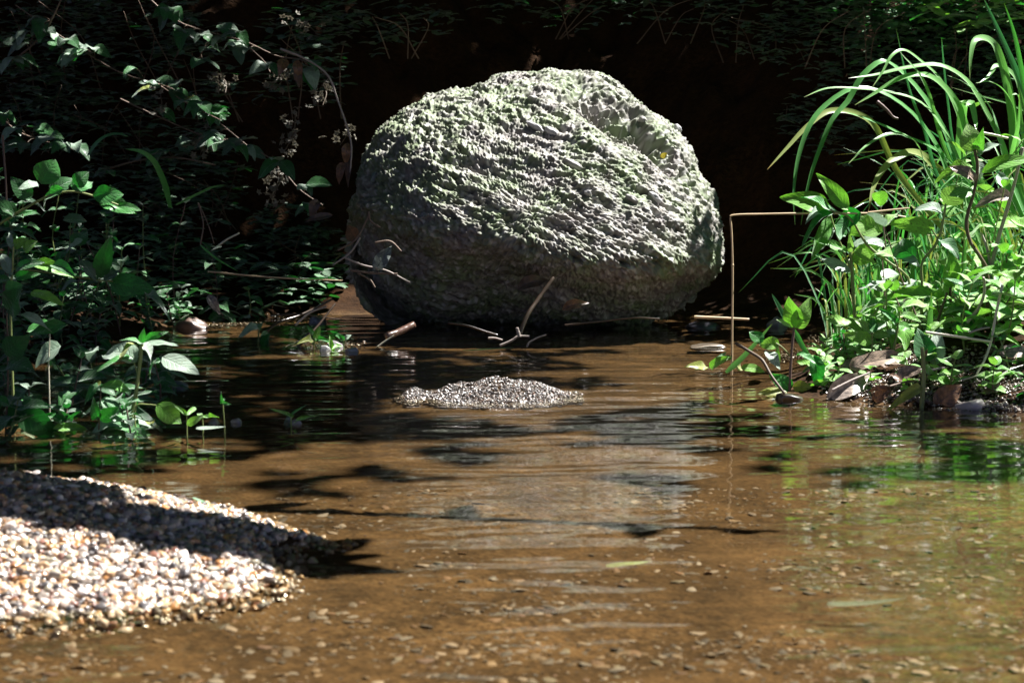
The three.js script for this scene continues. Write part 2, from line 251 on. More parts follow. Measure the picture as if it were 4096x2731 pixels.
// ---------------------------------------------------------------- boulder
{
  const Z0 = -3.2, C = atZ(2125, 850, Z0);
  const out = [[1395, 900], [1420, 750], [1428, 688], [1470, 575], [1515, 496], [1576, 453], [1672, 387], [1760, 348], [1880, 338], [2000, 296], [2125, 279], [2264, 275], [2350, 287], [2438, 312], [2508, 366], [2545, 418], [2630, 467], [2700, 540], [2752, 601], [2790, 680], [2847, 766], [2874, 836], [2866, 940], [2866, 1045], [2830, 1120], [2768, 1190], [2690, 1245], [2500, 1300], [2200, 1340], [1900, 1345], [1650, 1330], [1500, 1270], [1425, 1170], [1390, 1030]].map(([a, b]) => atZ(a, b, Z0).sub(C));
  const pol = out.map((p) => [Math.atan2(p.y, p.x), Math.hypot(p.x, p.y)]).sort((a, b) => a[0] - b[0]), N = pol.length;
  const rad = (t) => { let i = 0; while (i < N && pol[i][0] < t) i++; const A = pol[(i - 1 + N) % N], B = pol[i % N]; let a0 = A[0], b0 = B[0]; if (i === 0) a0 -= 2 * Math.PI; if (i === N) b0 += 2 * Math.PI; return mix(A[1], B[1], clamp((t - a0) / (b0 - a0))); };
  const edge = [[1380, 790], [1450, 800], [1600, 850], [1760, 915], [1950, 925], [2130, 985], [2250, 1025], [2500, 1045], [2700, 1020], [2880, 1090]].map(([a, b]) => { const p = atZ(a, b, Z0).sub(C); return [p.x, p.y]; });
  const edgeY = (x) => { if (x <= edge[0][0]) return edge[0][1]; for (let i = 1; i < edge.length; i++) if (x < edge[i][0]) return mix(edge[i - 1][1], edge[i][1], (x - edge[i - 1][0]) / (edge[i][0] - edge[i - 1][0])); return edge[edge.length - 1][1]; };
  const NT = 820, NP = 330, D = 0.25, pos = [], uv = [], idx = [], angOf = [];
  for (let j = 0; j <= NP; j++) {
    const q = j / NP, ph = Math.PI * (q < 0.75 ? q / 0.75 * 0.56 : 0.56 + (q - 0.75) / 0.25 * 0.44);
    for (let i = 0; i <= NT; i++) {
      const th = i / NT * 2 * Math.PI - Math.PI, rr = (() => { let s = 0; for (const [o, w] of [[-0.05, 0.25], [0, 0.5], [0.05, 0.25]]) { let t = th + o; if (t > Math.PI) t -= 2 * Math.PI; if (t < -Math.PI) t += 2 * Math.PI; s += w * rad(t); } return s; })();
      const s = Math.pow(Math.sin(ph), 0.9), x = rr * Math.cos(th) * s, y = rr * Math.sin(th) * s;
      let z = D * Math.sign(Math.cos(ph)) * Math.pow(Math.abs(Math.cos(ph)), 0.85);
      const under = edgeY(x) - y, cf = clamp(Math.cos(ph) * 3 + 0.4);
      z += -0.68 * y * clamp(Math.cos(ph) + 0.7);
      z -= cf * (under > -0.03 ? 1.5 * Math.pow(under + 0.03, 1.0) * sstep(-0.03, 0.05, under) : 0);
      pos.push(x, y, z); uv.push(i / NT, j / NP); angOf.push(ph / Math.PI);
    }
  }
  for (let j = 0; j < NP; j++) for (let i = 0; i < NT; i++) { const a = j * (NT + 1) + i, b = a + NT + 1; idx.push(a, b, a + 1, b, b + 1, a + 1); }
  const g = new THREE.BufferGeometry(); g.setAttribute('position', new THREE.Float32BufferAttribute(pos, 3)); g.setAttribute('uv', new THREE.Float32BufferAttribute(uv, 2)); g.setIndex(idx); g.computeVertexNormals();
  const P = g.attributes.position, Nn = g.attributes.normal, col = [];
  const ca = Math.cos(-0.5), sa = Math.sin(-0.5);
  const dent = (x, y, cx, cy, rx, ry, rot) => { const a = x - cx, b = y - cy, c = Math.cos(rot), s = Math.sin(rot); return Math.exp(-Math.pow((a * c + b * s) / rx, 2) - Math.pow((-a * s + b * c) / ry, 2)); };
  const dp = (px, py) => { const p = atZ(px, py, Z0).sub(C); return [p.x, p.y]; };
  const [d1x, d1y] = dp(2430, 470), [d2x, d2y] = dp(2620, 580), [d3x, d3y] = dp(1560, 720), [r1x, r1y] = dp(2560, 470), [d4x, d4y] = dp(2400, 600), [d5x, d5y] = dp(2000, 700);
  for (let i = 0; i < P.count; i++) {
    const x = P.getX(i), y = P.getY(i), z = P.getZ(i), u = x * ca + y * sa, v = -x * sa + y * ca;   // u runs down to the right, along the foliation
    const wv = v + 0.012 * noise(u * 9, v * 9, z * 9);
    const hf = 1 - 0.9 * sstep(0.48, 0.6, angOf[i]);
    let d = 0.02 * fbm(x * 5, y * 5, z * 5, 3);
    const strat = fbm(u * 14, wv * 46, z * 30, 4), pit = fbm(u * 34, wv * 105, z * 80 + 4, 3), lump = fbm(x * 95, y * 95, z * 95 + 9, 2), grain = noise(x * 230, y * 230, z * 230), fine = noise(x * 420, y * 420, z * 420);
    const rid = 1 - 2.4 * Math.abs(noise(u * 60, wv * 170, z * 120 + 2)), rid2 = 1 - 2.4 * Math.abs(noise(u * 150, v * 260, z * 200 + 12));
    d += 0.013 * strat + hf * (-0.04 * Math.max(0, pit - 0.08) * (0.4 + 1.1 * clamp(0.5 + 2 * fbm(x * 9, y * 9, z * 9 + 50, 2))) - 0.008 * Math.max(0, -pit - 0.2) + 0.003 * lump + (0.0013 * rid + 0.0019 * rid2) * (0.6 + 0.7 * sstep(-0.25, 0.3, strat)) + 0.0026 * grain + 0.0012 * fine);
    d -= 0.04 * (0.6 + 1.6 * Math.abs(noise(x * 45, y * 45, z * 45 + 3))) * dent(x, y, d1x, d1y, 0.075, 0.022, -0.6) + 0.034 * (0.5 + 2 * Math.abs(noise(x * 50, y * 50, z * 50))) * dent(x, y, d2x, d2y, 0.085, 0.014, -0.85) + 0.012 * dent(x, y, d3x, d3y, 0.05, 0.06, 0) - 0.016 * dent(x, y, r1x, r1y, 0.09, 0.014, -0.75);
    d += 0.012 * dent(x, y, d4x, d4y, 0.05, 0.018, -0.5) - 0.01 * dent(x, y, d5x, d5y, 0.06, 0.02, -0.4);
    P.setXYZ(i, x + Nn.getX(i) * d, y + Nn.getY(i) * d, z + Nn.getZ(i) * d);
    // mineral grains and the green algal film: patches with an outline of their own
    const alg = clamp(fbm(x * 16, y * 22, z * 16 + 3, 4) * 2.3 + 0.5 + 0.35 * noise(x * 4, y * 4, 8)), qz = clamp((noise(u * 95, v * 150, z * 120 + 7) - 0.16) * 4), dk = clamp((noise(u * 110, v * 160, z * 130 + 21) - 0.2) * 4), pu = clamp(noise(x * 60, y * 60, z * 60 + 2) * 1.5);
    let c = [0.185, 0.172, 0.155];
    c = [mix(c[0], 0.145, pu), mix(c[1], 0.125, pu), mix(c[2], 0.13, pu)];
    c = [mix(c[0], 0.128, alg * 0.8), mix(c[1], 0.178, alg * 0.8), mix(c[2], 0.078, alg * 0.8)];
    c = [mix(c[0], 0.4, qz * 0.75), mix(c[1], 0.39, qz * 0.75), mix(c[2], 0.375, qz * 0.75)];
    c = [mix(c[0], 0.075, dk * 0.75), mix(c[1], 0.066, dk * 0.75), mix(c[2], 0.05, dk * 0.75)];
    col.push(...c);
  }
  g.setAttribute('color', new THREE.Float32BufferAttribute(col, 3));
  // join the seam's normals
  g.computeVertexNormals();
  for (let j = 0; j <= NP; j++) { const a = j * (NT + 1), b = a + NT, n = v3(Nn.getX(a) + Nn.getX(b), Nn.getY(a) + Nn.getY(b), Nn.getZ(a) + Nn.getZ(b)).normalize(); g.attributes.normal.setXYZ(a, n.x, n.y, n.z); g.attributes.normal.setXYZ(b, n.x, n.y, n.z); }
  const t = thing('boulder', 'large rounded boulder of coarse pitted stone with green algae, standing in the stream', 'boulder', C);
  mesh('rock_body', g, new THREE.MeshPhysicalMaterial({ vertexColors: true, roughness: 0.72, clearcoat: 0.12, clearcoatRoughness: 0.5 }), t);
  // larger stones set in its face
  const stone = (s, sx, sy, sz) => { const q = mergeVertices(new THREE.IcosahedronGeometry(1, 4).deleteAttribute('uv').deleteAttribute('normal')); const p = q.attributes.position; for (let i = 0; i < p.count; i++) { const a = v3(p.getX(i), p.getY(i), p.getZ(i)), k = 1 + 0.3 * noise(a.x * 1.4 + s, a.y * 1.4, a.z * 1.4) + 0.1 * noise(a.x * 4, a.y * 4 + s, a.z * 4); p.setXYZ(i, a.x * k * sx, a.y * k * sy, a.z * k * sz); } q.computeVertexNormals(); return q; };
  const blue = std(0.13, 0.17, 0.17, 0.5), white = std(0.36, 0.355, 0.36, 0.55), grey = std(0.22, 0.21, 0.2, 0.6);
  const face = (px, py) => { const p = atZ(px, py, Z0).sub(C); let best = null, bd = 1e9; for (let i = 0; i < P.count; i += 3) { if (P.getZ(i) < -0.05) continue; const w = v3(P.getX(i), P.getY(i), P.getZ(i)), pr = w.clone().add(C).sub(CAM), r = ray(px, py), tt = pr.dot(r) / r.lengthSq(), dd = pr.addScaledVector(r, -tt).lengthSq(); if (dd < bd) { bd = dd; best = w; } } return best ?? p; };
  let k = 0;
  for (const [px, py, sx, sy, rot, m] of [[1497, 708, 14, 30, -0.25, blue], [2145, 505, 42, 11, -0.55, white], [2205, 528, 30, 14, -0.5, white], [2135, 395, 22, 12, -0.3, grey], [2455, 395, 9, 8, 0, white], [2290, 660, 40, 13, -0.5, grey], [2680, 690, 24, 17, -0.4, grey], [2620, 790, 30, 12, -0.7, white], [2350, 770, 14, 8, -0.3, white], [2530, 790, 26, 12, -0.6, grey], [1970, 640, 24, 9, -0.1, grey], [2745, 505, 20, 12, -0.7, white], [2570, 480, 18, 12, -0.5, grey]]) {
    const b = mesh('embedded_stone', stone(k++ * 3.1, sx / 2420, sy / 2420, 0.006), m, t); b.position.copy(face(px, py)); b.position.z += 0.001; b.rotation.set(-0.5, 0.1, rot);
  }
}

// ---------------------------------------------------------------- gravel
const PEB = [];
for (let s = 0; s < 6; s++) { const Rc = rng(70 + s), CUT = []; for (let i = 0; i < 11; i++) CUT.push([v3(Rc.g(), Rc.g(), Rc.g()).normalize(), Rc.r(0.68, 1.0)]); const q = mergeVertices(new THREE.IcosahedronGeometry(1, 3).deleteAttribute('uv').deleteAttribute('normal')), p = q.attributes.position; for (let i = 0; i < p.count; i++) { const a = v3(p.getX(i), p.getY(i), p.getZ(i)); let k = 1.25; for (const [n, h] of CUT) { const c = n.dot(a); if (c > 0) k = Math.min(k, h / c); } k *= 1 + 0.08 * noise(a.x * 3.4, a.y * 3.4 + s * 5, a.z * 3.4); p.setXYZ(i, a.x * k * (1 + 0.14 * (s % 3)), a.y * k * 0.76, a.z * k * 0.9); } q.computeVertexNormals(); PEB.push(q); }
const PEBCOL = [[0.47, 0.37, 0.3, 5.6], [0.52, 0.46, 0.42, 3], [0.4, 0.26, 0.14, 5], [0.3, 0.14, 0.045, 2.2], [0.2, 0.165, 0.135, 4], [0.075, 0.066, 0.064, 2.6], [0.05, 0.034, 0.026, 2.6], [0.2, 0.09, 0.06, 1.6], [0.27, 0.24, 0.17, 2], [0.11, 0.115, 0.1, 1]];
const wetMats = PEBCOL.map(([r, g, b]) => std(r, g, b, 0.45, { clearcoat: 1, clearcoatRoughness: 0.12 }));
function pickCol(R) { let t = R() * 28.2, i = 0; while (i < PEBCOL.length - 1 && (t -= PEBCOL[i][3]) > 0) i++; return i; }
// many stones as one mass: one InstancedMesh per variant, as parts of their bar
function massOf(name, list, mat, parent) {
  for (let s = 0; s < PEB.length; s++) {
    const L = list.filter((_, i) => i % PEB.length === s); if (!L.length) continue;
    const im = shade(new THREE.InstancedMesh(PEB[s], mat, L.length)); im.name = parent ? name : numbered(name); im.userData.kind = 'stuff';
    const o = new THREE.Object3D(), c = new THREE.Color();
    L.forEach((e, i) => { o.position.copy(e.p); o.rotation.set(...e.r); o.scale.setScalar(e.s); o.updateMatrix(); im.setMatrixAt(i, o.matrix); c.setRGB(...e.c); im.setColorAt(i, c); });
    (parent ?? scene).add(im);
  }
}
const massMat = new THREE.MeshPhysicalMaterial({ color: 0xffffff, roughness: 0.42, clearcoat: 1, clearcoatRoughness: 0.16 });
const GRIT = [[0.07, 0.05, 0.038], [0.045, 0.034, 0.028], [0.1, 0.075, 0.06], [0.16, 0.14, 0.125], [0.055, 0.05, 0.05], [0.09, 0.05, 0.03]], gritMats = GRIT.map(([r, g, b]) => std(r, g, b, 0.35, { clearcoat: 1, clearcoatRoughness: 0.1 }));
function heap(t, inside, hAt, box, n, size, singles, seed, grit) {
  const R = rng(seed), L = [];
  for (let i = 0; i < n * 6 && L.length < n; i++) {
    const x = R.r(box[0], box[1]), z = R.r(box[2], box[3]); if (!inside(x, z, R)) continue;
    const s = size[0] * Math.pow(size[1] / size[0], Math.pow(R(), 1.9)), c = grit ? Math.floor(R() * 6) : pickCol(R), j = R.r(0.7, 1.2);
    L.push({ p: v3(x, hAt(x, z) + s * R.r(-0.1, 0.75), z), r: [R.g() * 0.5, R.r(0, 6.28), R.g() * 0.5], s, ci: c, c: (grit ?? PEBCOL)[c].slice(0, 3).map((q) => clamp(q * j, 0, 0.8)) });
  }
  // those that show largest are stones of their own, the rest one mass
  L.sort((a, b) => b.s / b.p.distanceTo(CAM) - a.s / a.p.distanceTo(CAM));
  for (const e of L.slice(0, singles)) { const m = mesh('pebble', PEB[Math.floor(R() * 6)], (grit ? gritMats : wetMats)[e.ci], t); m.position.copy(e.p); m.rotation.set(...e.r); m.scale.setScalar(e.s); }
  massOf('pebble_mass', L.slice(singles), massMat, t);
}
{
  const t = thing('gravel_bar', 'bank of wet coarse gravel, cream, orange and brown, sloping into clear shallow water', 'gravel');
  heap(t, (x, z, R) => sdPoly(BAR, x, z) > -0.035 * Math.pow(R(), 3) - 0.003 && x > -0.55, (x, z) => Math.max(barH(x, z) - 0.002, H(x, z) - 0.001), [-0.55, -0.1, -1.72, -1.12], 34000, [0.0008, 0.0042], 300, 31);
  const m = thing('grit_mound', 'low hump of dark glistening wet grit rising from midstream', 'gravel');
  heap(m, (x, z) => midH(x, z) > -0.003 && Math.abs(x + 0.028) < 0.112, (x, z) => midH(x, z) - 0.001, [-0.16, 0.2, -2.42, -2.16], 13000, [0.0006, 0.0019], 200, 32, GRIT);
}
{ // loose stones on the bed, too many to count
  const R = rng(41), L = [];
  for (let i = 0; i < 15000; i++) { const z = -Math.pow(R.r(1, 1.4), 1.6), x = R.r(-0.3, 0.3) * -z; if (landD(x, z) > 0.03 || R() > 0.35 + 2.2 * fbm(x * 9, z * 9, 61, 3)) continue; const s = 0.0008 * Math.pow(5, Math.pow(R(), 3)), c = pickCol(R), k = R.r(0.4, 0.8); L.push({ p: v3(x, H(x, z) + s * 0.08, z), r: [0.2 * R.g(), R.r(0, 6), 0.2 * R.g()], s, c: [mix(0.12, PEBCOL[c][0], 0.42) * k, mix(0.085, PEBCOL[c][1], 0.4) * k, mix(0.055, PEBCOL[c][2], 0.36) * k] }); }
  for (let s = 0; s < 6; s++) {
    const A = L.filter((_, i) => i % 6 === s), im = shade(new THREE.InstancedMesh(PEB[s], new THREE.MeshPhysicalMaterial({ roughness: 0.8 }), A.length)); im.name = numbered('bed_pebbles');
    tag(im, 'brown and cream pebbles scattered over the sandy stream bed', 'pebbles', 'pebbles on the stream bed', 'stuff');
    const o = new THREE.Object3D(), c = new THREE.Color(); A.forEach((e, i) => { o.position.copy(e.p); o.rotation.set(...e.r); o.scale.set(e.s * 1.2, e.s * 0.4, e.s); o.updateMatrix(); im.setMatrixAt(i, o.matrix); im.setColorAt(i, c.setRGB(...e.c)); }); scene.add(im);
  }
}

// ---------------------------------------------------------------- overhanging trees that shade the far bank (their crowns stand above the frame)
const SX = SUN.x / SUN.y, SZ = SUN.z / SUN.y;
// single gaps in the crowns through which sun reaches leaves in the shade: photo pixel, depth, radius
const SPOTS = [[600, 1420, -2.02, 0.075], [720, 1460, -2.02, 0.06], [450, 1390, -2.02, 0.05], [150, 1410, -2.05, 0.045], [190, 1050, -2.08, 0.05], [680, 1660, -1.98, 0.05], [800, 1650, -1.97, 0.06], [1160, 1650, -2.03, 0.035], [200, 690, -2.15, 0.05], [460, 810, -2.15, 0.06], [110, 60, -3.32, 0.04], [350, 190, -3.3, 0.05], [640, 60, -3.25, 0.05], [800, 90, -3.25, 0.05], [1090, 330, -3.2, 0.05], [930, 260, -3.25, 0.03], [840, 1210, -2.92, 0.05], [1260, 1350, -2.82, 0.06], [1360, 1370, -2.8, 0.05], [2060, 1350, -2.8, 0.04], [770, 1290, -3.2, 0.06], [900, 1310, -3.1, 0.05], [2330, 1205, -2.84, 0.02], [1600, 1325, -2.88, 0.03], [560, 830, -2.6, 0.03], [1250, 240, -3.2, 0.04], [910, 480, -3.25, 0.03], [3480, 90, 0, 0.07], [3600, 150, 0, 0.07], [3420, 250, 0, 0.05], [3860, 330, 0, 0.06], [3980, 70, 0, 0.07], [3720, 60, 0, 0.05], [3560, 330, 0, 0.06], [3250, 330, 0, 0.04], [3150, 180, 0, 0.03], [3380, 560, 0, 0.04]].map(([x, y, z, r]) => { const p = z ? atZ(x, y, z) : onGround(x, y, 2.5, 0.02); return [p.x - SX * p.y, p.z - SZ * p.y, r]; });
// how open the crowns are to the sun above the ground point (x, z): gaps over the boulder, the grassy bank and the near water
function open(x, z) {
  const n = fbm(x * 7, z * 7, 40, 3), n2 = fbm(x * 2.6, z * 2.6, 44, 3);
  let spot = -1; for (const [sx, sz, r] of SPOTS) spot = Math.max(spot, 1 - Math.hypot(x - sx, z - sz) / r);
  const el = (cx, cz, rx, rz) => 1 - Math.hypot((x - cx) / rx, (z - cz) / rz);
  let o = Math.max(Math.min(0.4, 2.2 * el(-0.05, -3.2, 0.415, 0.36)), el(0.64, -2.56, 0.56, 0.62), el(0.5, -3.35, 0.3, 0.25), el(0.05, -1.15, 0.8, 0.9), el(-0.35, -1.2, 0.6, 0.5), el(0.02, -2.27, 0.2, 0.16)) * 1.6;
  const edge = sstep(-1.5, -1.8, z) * sstep(-2.5, -2.3, z); o += (0.55 + 1.3 * edge) * n + (0.25 + 0.5 * edge) * n2;
  if (z < -3.45) o = Math.max(o, x > 0.3 && z < -3.52 ? n * 1.7 + n2 : x < -0.95 ? n * 1.7 + n2 - 0.4 : -1);
  if (x < -0.3 && z > -3.3) o = Math.max(o, n * 1.7 + n2 * 0.8 - 0.3);
  if (x > -0.5 && x < 0.25 && z < -1.8 && z > -3) o = Math.max(o, n * 1.6 + n2 - 0.3);
  return Math.max(o, spot * 1.2 + 0.3 * n);
}
{
  const R = rng(900), trees = [
    { at: v3(-2.1, 0, -5.2), mat: M.leafGreen[0], label: 'leafy tree on the far left bank whose crown overhangs the stream', list: [] },
    { at: v3(2.3, 0, -5.4), mat: M.leafGreen[0], label: 'leafy tree behind the grassy bank, crown leaning over the boulder', list: [] },
    { at: v3(-2.4, 0, -0.6), mat: M.leafGreen[0], label: 'leafy tree on the near left bank, boughs shading the herbs', list: [] }];
  for (let i = 0; i < 130000; i++) {
    const x = R.r(-3.6, 2.6), z = R.r(-6.6, 0.2), far = x < -1.2 || x > 1.3 || z < -4.6;
    if (z > -1.1 && x > -0.6) continue;
    if (far && R() < 0.62) continue;
    if (open(x, z) > 0) continue;
    const y = R.r(1.75, 2.65), p = v3(x + SX * y, y, z + SZ * y);
    let b = 0; trees.forEach((t, k) => { if (Math.hypot(t.at.x - p.x, t.at.z - p.z) < Math.hypot(trees[b].at.x - p.x, trees[b].at.z - p.z)) b = k; });
    trees[b].list.push([p, far ? R.r(0.1, 0.15) : R.r(0.045, 0.075), R]);
  }
  const g = leafShape({ w: 0.6, curl: 0.3, fold: 0.15, wave: 0.02, seed: 3 }), q = new THREE.Object3D();
  const crownGeo = new THREE.BufferGeometry(); { const s = new THREE.PlaneGeometry(0.62, 1, 2, 4), p = s.attributes.position; for (let i = 0; i < p.count; i++) { const v = p.getY(i) + 0.5; p.setXYZ(i, p.getX(i) * Math.pow(Math.sin(Math.PI * clamp(v, 0.02, 0.98)), 0.7), v, -0.12 * v * v + 0.1 * Math.abs(p.getX(i))); } s.computeVertexNormals(); crownGeo.copy(s); }
  for (const t of trees) {
    const o = thing('overhanging_tree', t.label, 'tree', v3(t.at.x, H(t.at.x, t.at.z) - 0.03, t.at.z), 'trees round the stream'), y0 = o.position.y;
    const top = v3(t.at.x * 0.75, 2.3 - y0, -t.at.z * 0.03).sub(v3(t.at.x, 0, 0));
    mesh('trunk', tube([v3(0, 0, 0), v3(top.x * 0.2, 0.8, 0.03), v3(top.x * 0.6, 1.6 - y0 * 0.3, -0.02), top], 0.11, 0.06, 18, 10, 0.05), M.twig, o);
    for (let k = 0; k < 6; k++) { const e = t.list[Math.floor(R() * t.list.length)][0].clone().sub(o.position); mesh('limb', tube([top.clone().multiplyScalar(0.9), top.clone().lerp(e, 0.5).add(v3(0, 0.12, 0)), e], 0.035, 0.006, 12, 7, 0.05), M.twig, o); }
    const im = shade(new THREE.InstancedMesh(crownGeo, t.mat, t.list.length)); im.name = 'crown'; im.userData.kind = 'stuff';
    t.list.forEach(([p, s], i) => { q.position.copy(p).sub(o.position); q.rotation.set(-Math.PI / 2 + R.g() * 0.45, 0, R.r(0, 6.28), 'YXZ'); q.rotation.order = 'XYZ'; q.scale.setScalar(s); q.updateMatrix(); im.setMatrixAt(i, q.matrix); });
    o.add(im);
  }
  // low boughs hanging just above the frame: their shadows cross the gravel and the near water
  const bough = (label, refs, Y, leafL, r, dens, seed, spread) => {
    const Q = rng(seed), pts = refs.map(([x, z], i) => v3(x + SX * Y, Y + 0.03 * i, z + SZ * Y)), o = thing('hanging_bough', label, 'branch', pts[0].clone());
    const loc = pts.map((p) => p.clone().sub(pts[0]));
    loc.unshift(v3(-0.9, 0.7, -0.3));
    mesh('stem', tube(loc, r * 1.6, r * 0.6, 24, 6, 0.1, seed), M.twig, o);
    const c = curvePts(loc, 60);
    for (let i = 0; i < dens; i++) { const f = Q(), p = c[Math.floor(18 + f * 42)], a = Q.r(0, 6.28), L = leafL * Q.r(0.7, 1.2), d = v3(Math.cos(a) * 0.7 + 0.4, Q.r(-0.25, 0.1), Math.sin(a) * spread).normalize(); putLeaf(o, p, p.clone().addScaledVector(d, L), L * 0.55, 0.1 * Q.g(), Q.pick(M.leafDeep), Q.pick(LEAF)); }
  };
  bough('leafy bough hanging low over the gravel bank', [[-0.50, -1.47], [-0.38, -1.43], [-0.24, -1.415], [-0.1, -1.425]], 0.66, 0.085, 0.004, 70, 3, 0.9);
  bough('leafy bough trailing above the crest of the gravel bank', [[-0.62, -1.56], [-0.5, -1.54], [-0.4, -1.52], [-0.31, -1.50]], 0.72, 0.085, 0.004, 60, 9, 0.9);
  bough('slender bare-tipped bough stretched over the near water', [[-0.3, -1.62], [-0.1, -1.6], [0.1, -1.565], [0.27, -1.54]], 0.78, 0.05, 0.007, 10, 4, 0.35);
}

// ---------------------------------------------------------------- plants traced from the photograph: stems and leaves in photo pixels at the plant's own depth
function herb(name, label, category, z, stems, leaves, mats, o = {}) {
  const first = atZ(stems[0].p[0][0], stems[0].p[0][1], z), t = thing(name, label, category, first, o.group), R = rng(o.seed ?? Math.floor(stems[0].p[0][0] * 7 + stems[0].p[0][1]));
  const k = 1 / PPM(z);
  for (const s of stems) { const pts = s.p.map(([x, y], i) => atZ(x, y, z + (s.dz ?? 0) * i / Math.max(1, s.p.length - 1)).sub(first)); if (s.root) { const r = pts[0].clone(); r.y = H(first.x, first.z) - first.y - 0.01; if (r.y < pts[0].y - 0.002) pts.unshift(r); } mesh('stem', tube(pts, (s.r ?? 9) * k * 0.5, (s.r ?? 9) * k * 0.36, 16, 7, 0.06), s.m ?? M.stem, t); }
  leaves.forEach(([bx, by, tx, ty, w, f, mi, dz, gi], i) => {
    const a = atZ(bx, by, z + R.r(-0.006, 0.006)).sub(first), b = atZ(tx, ty, z + (dz ?? R.r(-0.02, 0.035))).sub(first);
    const m = Array.isArray(mi) ? R.pick(mi) : mi ?? R.pick(mats);
    putLeaf(t, a, b, w * k, f, m, LEAF[gi ?? Math.floor(R() * LEAF.length)]);
  });
  return t;
}
const B = M.leafBright, G = M.leafGreen, D = M.leafDeep, PA = M.leafPale, Y = M.leafYellow;
// grassy bank, right
herb('herb_sprig', 'upright sprig with one pale and several green leaves at the bank\'s dark edge', 'plant', -2.5,
  [{ p: [[3425, 1345], [3415, 1180], [3408, 1060], [3402, 990], [3403, 950]], r: 17, root: 1 }, { p: [[3410, 1090], [3335, 900], [3320, 850]], r: 9 }],
  [[3405, 1085, 3280, 1030, 62, 0.5, PA[0]], [3392, 1005, 3258, 952, 46, 0.7], [3412, 1045, 3525, 985, 84, 0.85, B[1]], [3415, 985, 3522, 930, 44, 0.42, PA[0]], [3402, 1010, 3406, 945, 26, 0.9], [3330, 862, 3245, 1035, 56, 0.75, B[2]], [3332, 900, 3262, 985, 62, 0.5, PA[1]], [3400, 940, 3530, 850, 80, 0.8], [3385, 945, 3330, 890, 50, 0.7, G[1]], [3420, 1000, 3500, 1040, 40, 0.8, B[3]]], B);
herb('herb_sprig', 'sprawling sprig whose broad leaves reach out towards the boulder', 'plant', -2.47,
  [{ p: [[3640, 1120], [3560, 1050], [3470, 980], [3400, 870], [3330, 843], [3300, 838]], r: 12, m: M.stem, root: 1 }],
  [[3320, 848, 3138, 752, 92, 0.8, B[0]], [3328, 845, 3232, 772, 62, 0.6, G[1]], [3395, 842, 3272, 682, 64, 0.75, B[0]], [3532, 928, 3402, 868, 98, 0.9, B[3]], [3340, 850, 3192, 905, 52, 0.3, G[0]], [3445, 850, 3330, 905, 80, 0.85, G[0]], [3400, 870, 3320, 960, 60, -0.6, G[2]], [3300, 840, 3225, 858, 40, 0.3, PA[0]]], B);
herb('herb_sprig', 'curving stem lifting two large bright leaves, the lower one spotted brown', 'plant', -2.44,
  [{ p: [[3690, 1130], [3690, 1050], [3740, 985], [3765, 930], [3778, 860], [3785, 815]], r: 13, root: 1 }, { p: [[3758, 965], [3728, 915]], r: 8 }],
  [[3785, 818, 3838, 738, 98, 0.9, B[3]], [3733, 918, 3592, 874, 72, 0.9, B[1]], [3770, 850, 3690, 800, 62, 0.5, PA[0]], [3668, 1035, 3540, 940, 92, -0.7, D[1]], [3760, 960, 3850, 985, 60, 0.2, D[0]]], B);
herb('herb_sprig', 'tall brown-stemmed herb with a large crinkled top leaf among the grass', 'plant', -2.42,
  [{ p: [[3950, 1080], [3880, 960], [3868, 880], [3900, 760], [3912, 660], [3900, 598]], r: 17, m: M.stemDark, root: 1 }],
  [[3892, 608, 3884, 492, 98, 0.92, B[3]], [3915, 615, 3990, 560, 52, 0.5, PA[0]], [3895, 665, 3732, 692, 60, 0.5, B[1]], [3900, 725, 3852, 645, 62, 0.6, M.dead[3]], [3930, 690, 4100, 592, 66, 0.65, B[0]], [3905, 640, 3958, 720, 50, 0.5, PA[1]], [3905, 600, 3935, 545, 44, 0.8, B[2]], [3890, 760, 3800, 780, 60, 0.6]], B);
herb('herb_sprig', 'herb with an upright ribbed leaf between an arched leaf and a pale one', 'plant', -2.42,
  [{ p: [[3800, 1370], [3806, 1240], [3803, 1150]], r: 14, m: M.stemDark, root: 1 }, { p: [[3880, 1350], [3850, 1240], [3815, 1185]], r: 12, m: M.stemDark }],
  [[3802, 1152, 3806, 1012, 78, 0.95, B[0]], [3778, 1198, 3562, 1122, 62, 0.6, B[0]], [3816, 1180, 3925, 1108, 62, 0.45, PA[1]], [3800, 1200, 3760, 1120, 40, 0.7], [3810, 1250, 3880, 1290, 50, 0.6], [3800, 1300, 3740, 1340, 52, 0.8, B[1]], [3800, 1320, 3850, 1380, 52, 0.8, G[1]], [3795, 1260, 3700, 1280, 40, 0.5]], B);
herb('herb_sprig', 'small sprig with narrow silvery leaves at the edge of the bank', 'plant', -2.5,
  [{ p: [[3528, 1300], [3538, 1210], [3545, 1140]], r: 9, root: 1 }],
  [[3538, 1168, 3447, 1122, 30, 0.5, PA[1]], [3538, 1152, 3494, 1108, 30, 0.5, PA[0]], [3543, 1142, 3588, 1094, 28, 0.5, PA[1]], [3545, 1150, 3590, 1185, 42, 0.8], [3545, 1140, 3530, 1100, 28, 0.7], [3536, 1210, 3485, 1195, 36, 0.6], [3538, 1215, 3580, 1240, 36, 0.6, G[1]], [3534, 1250, 3478, 1262, 42, 0.5]], B);
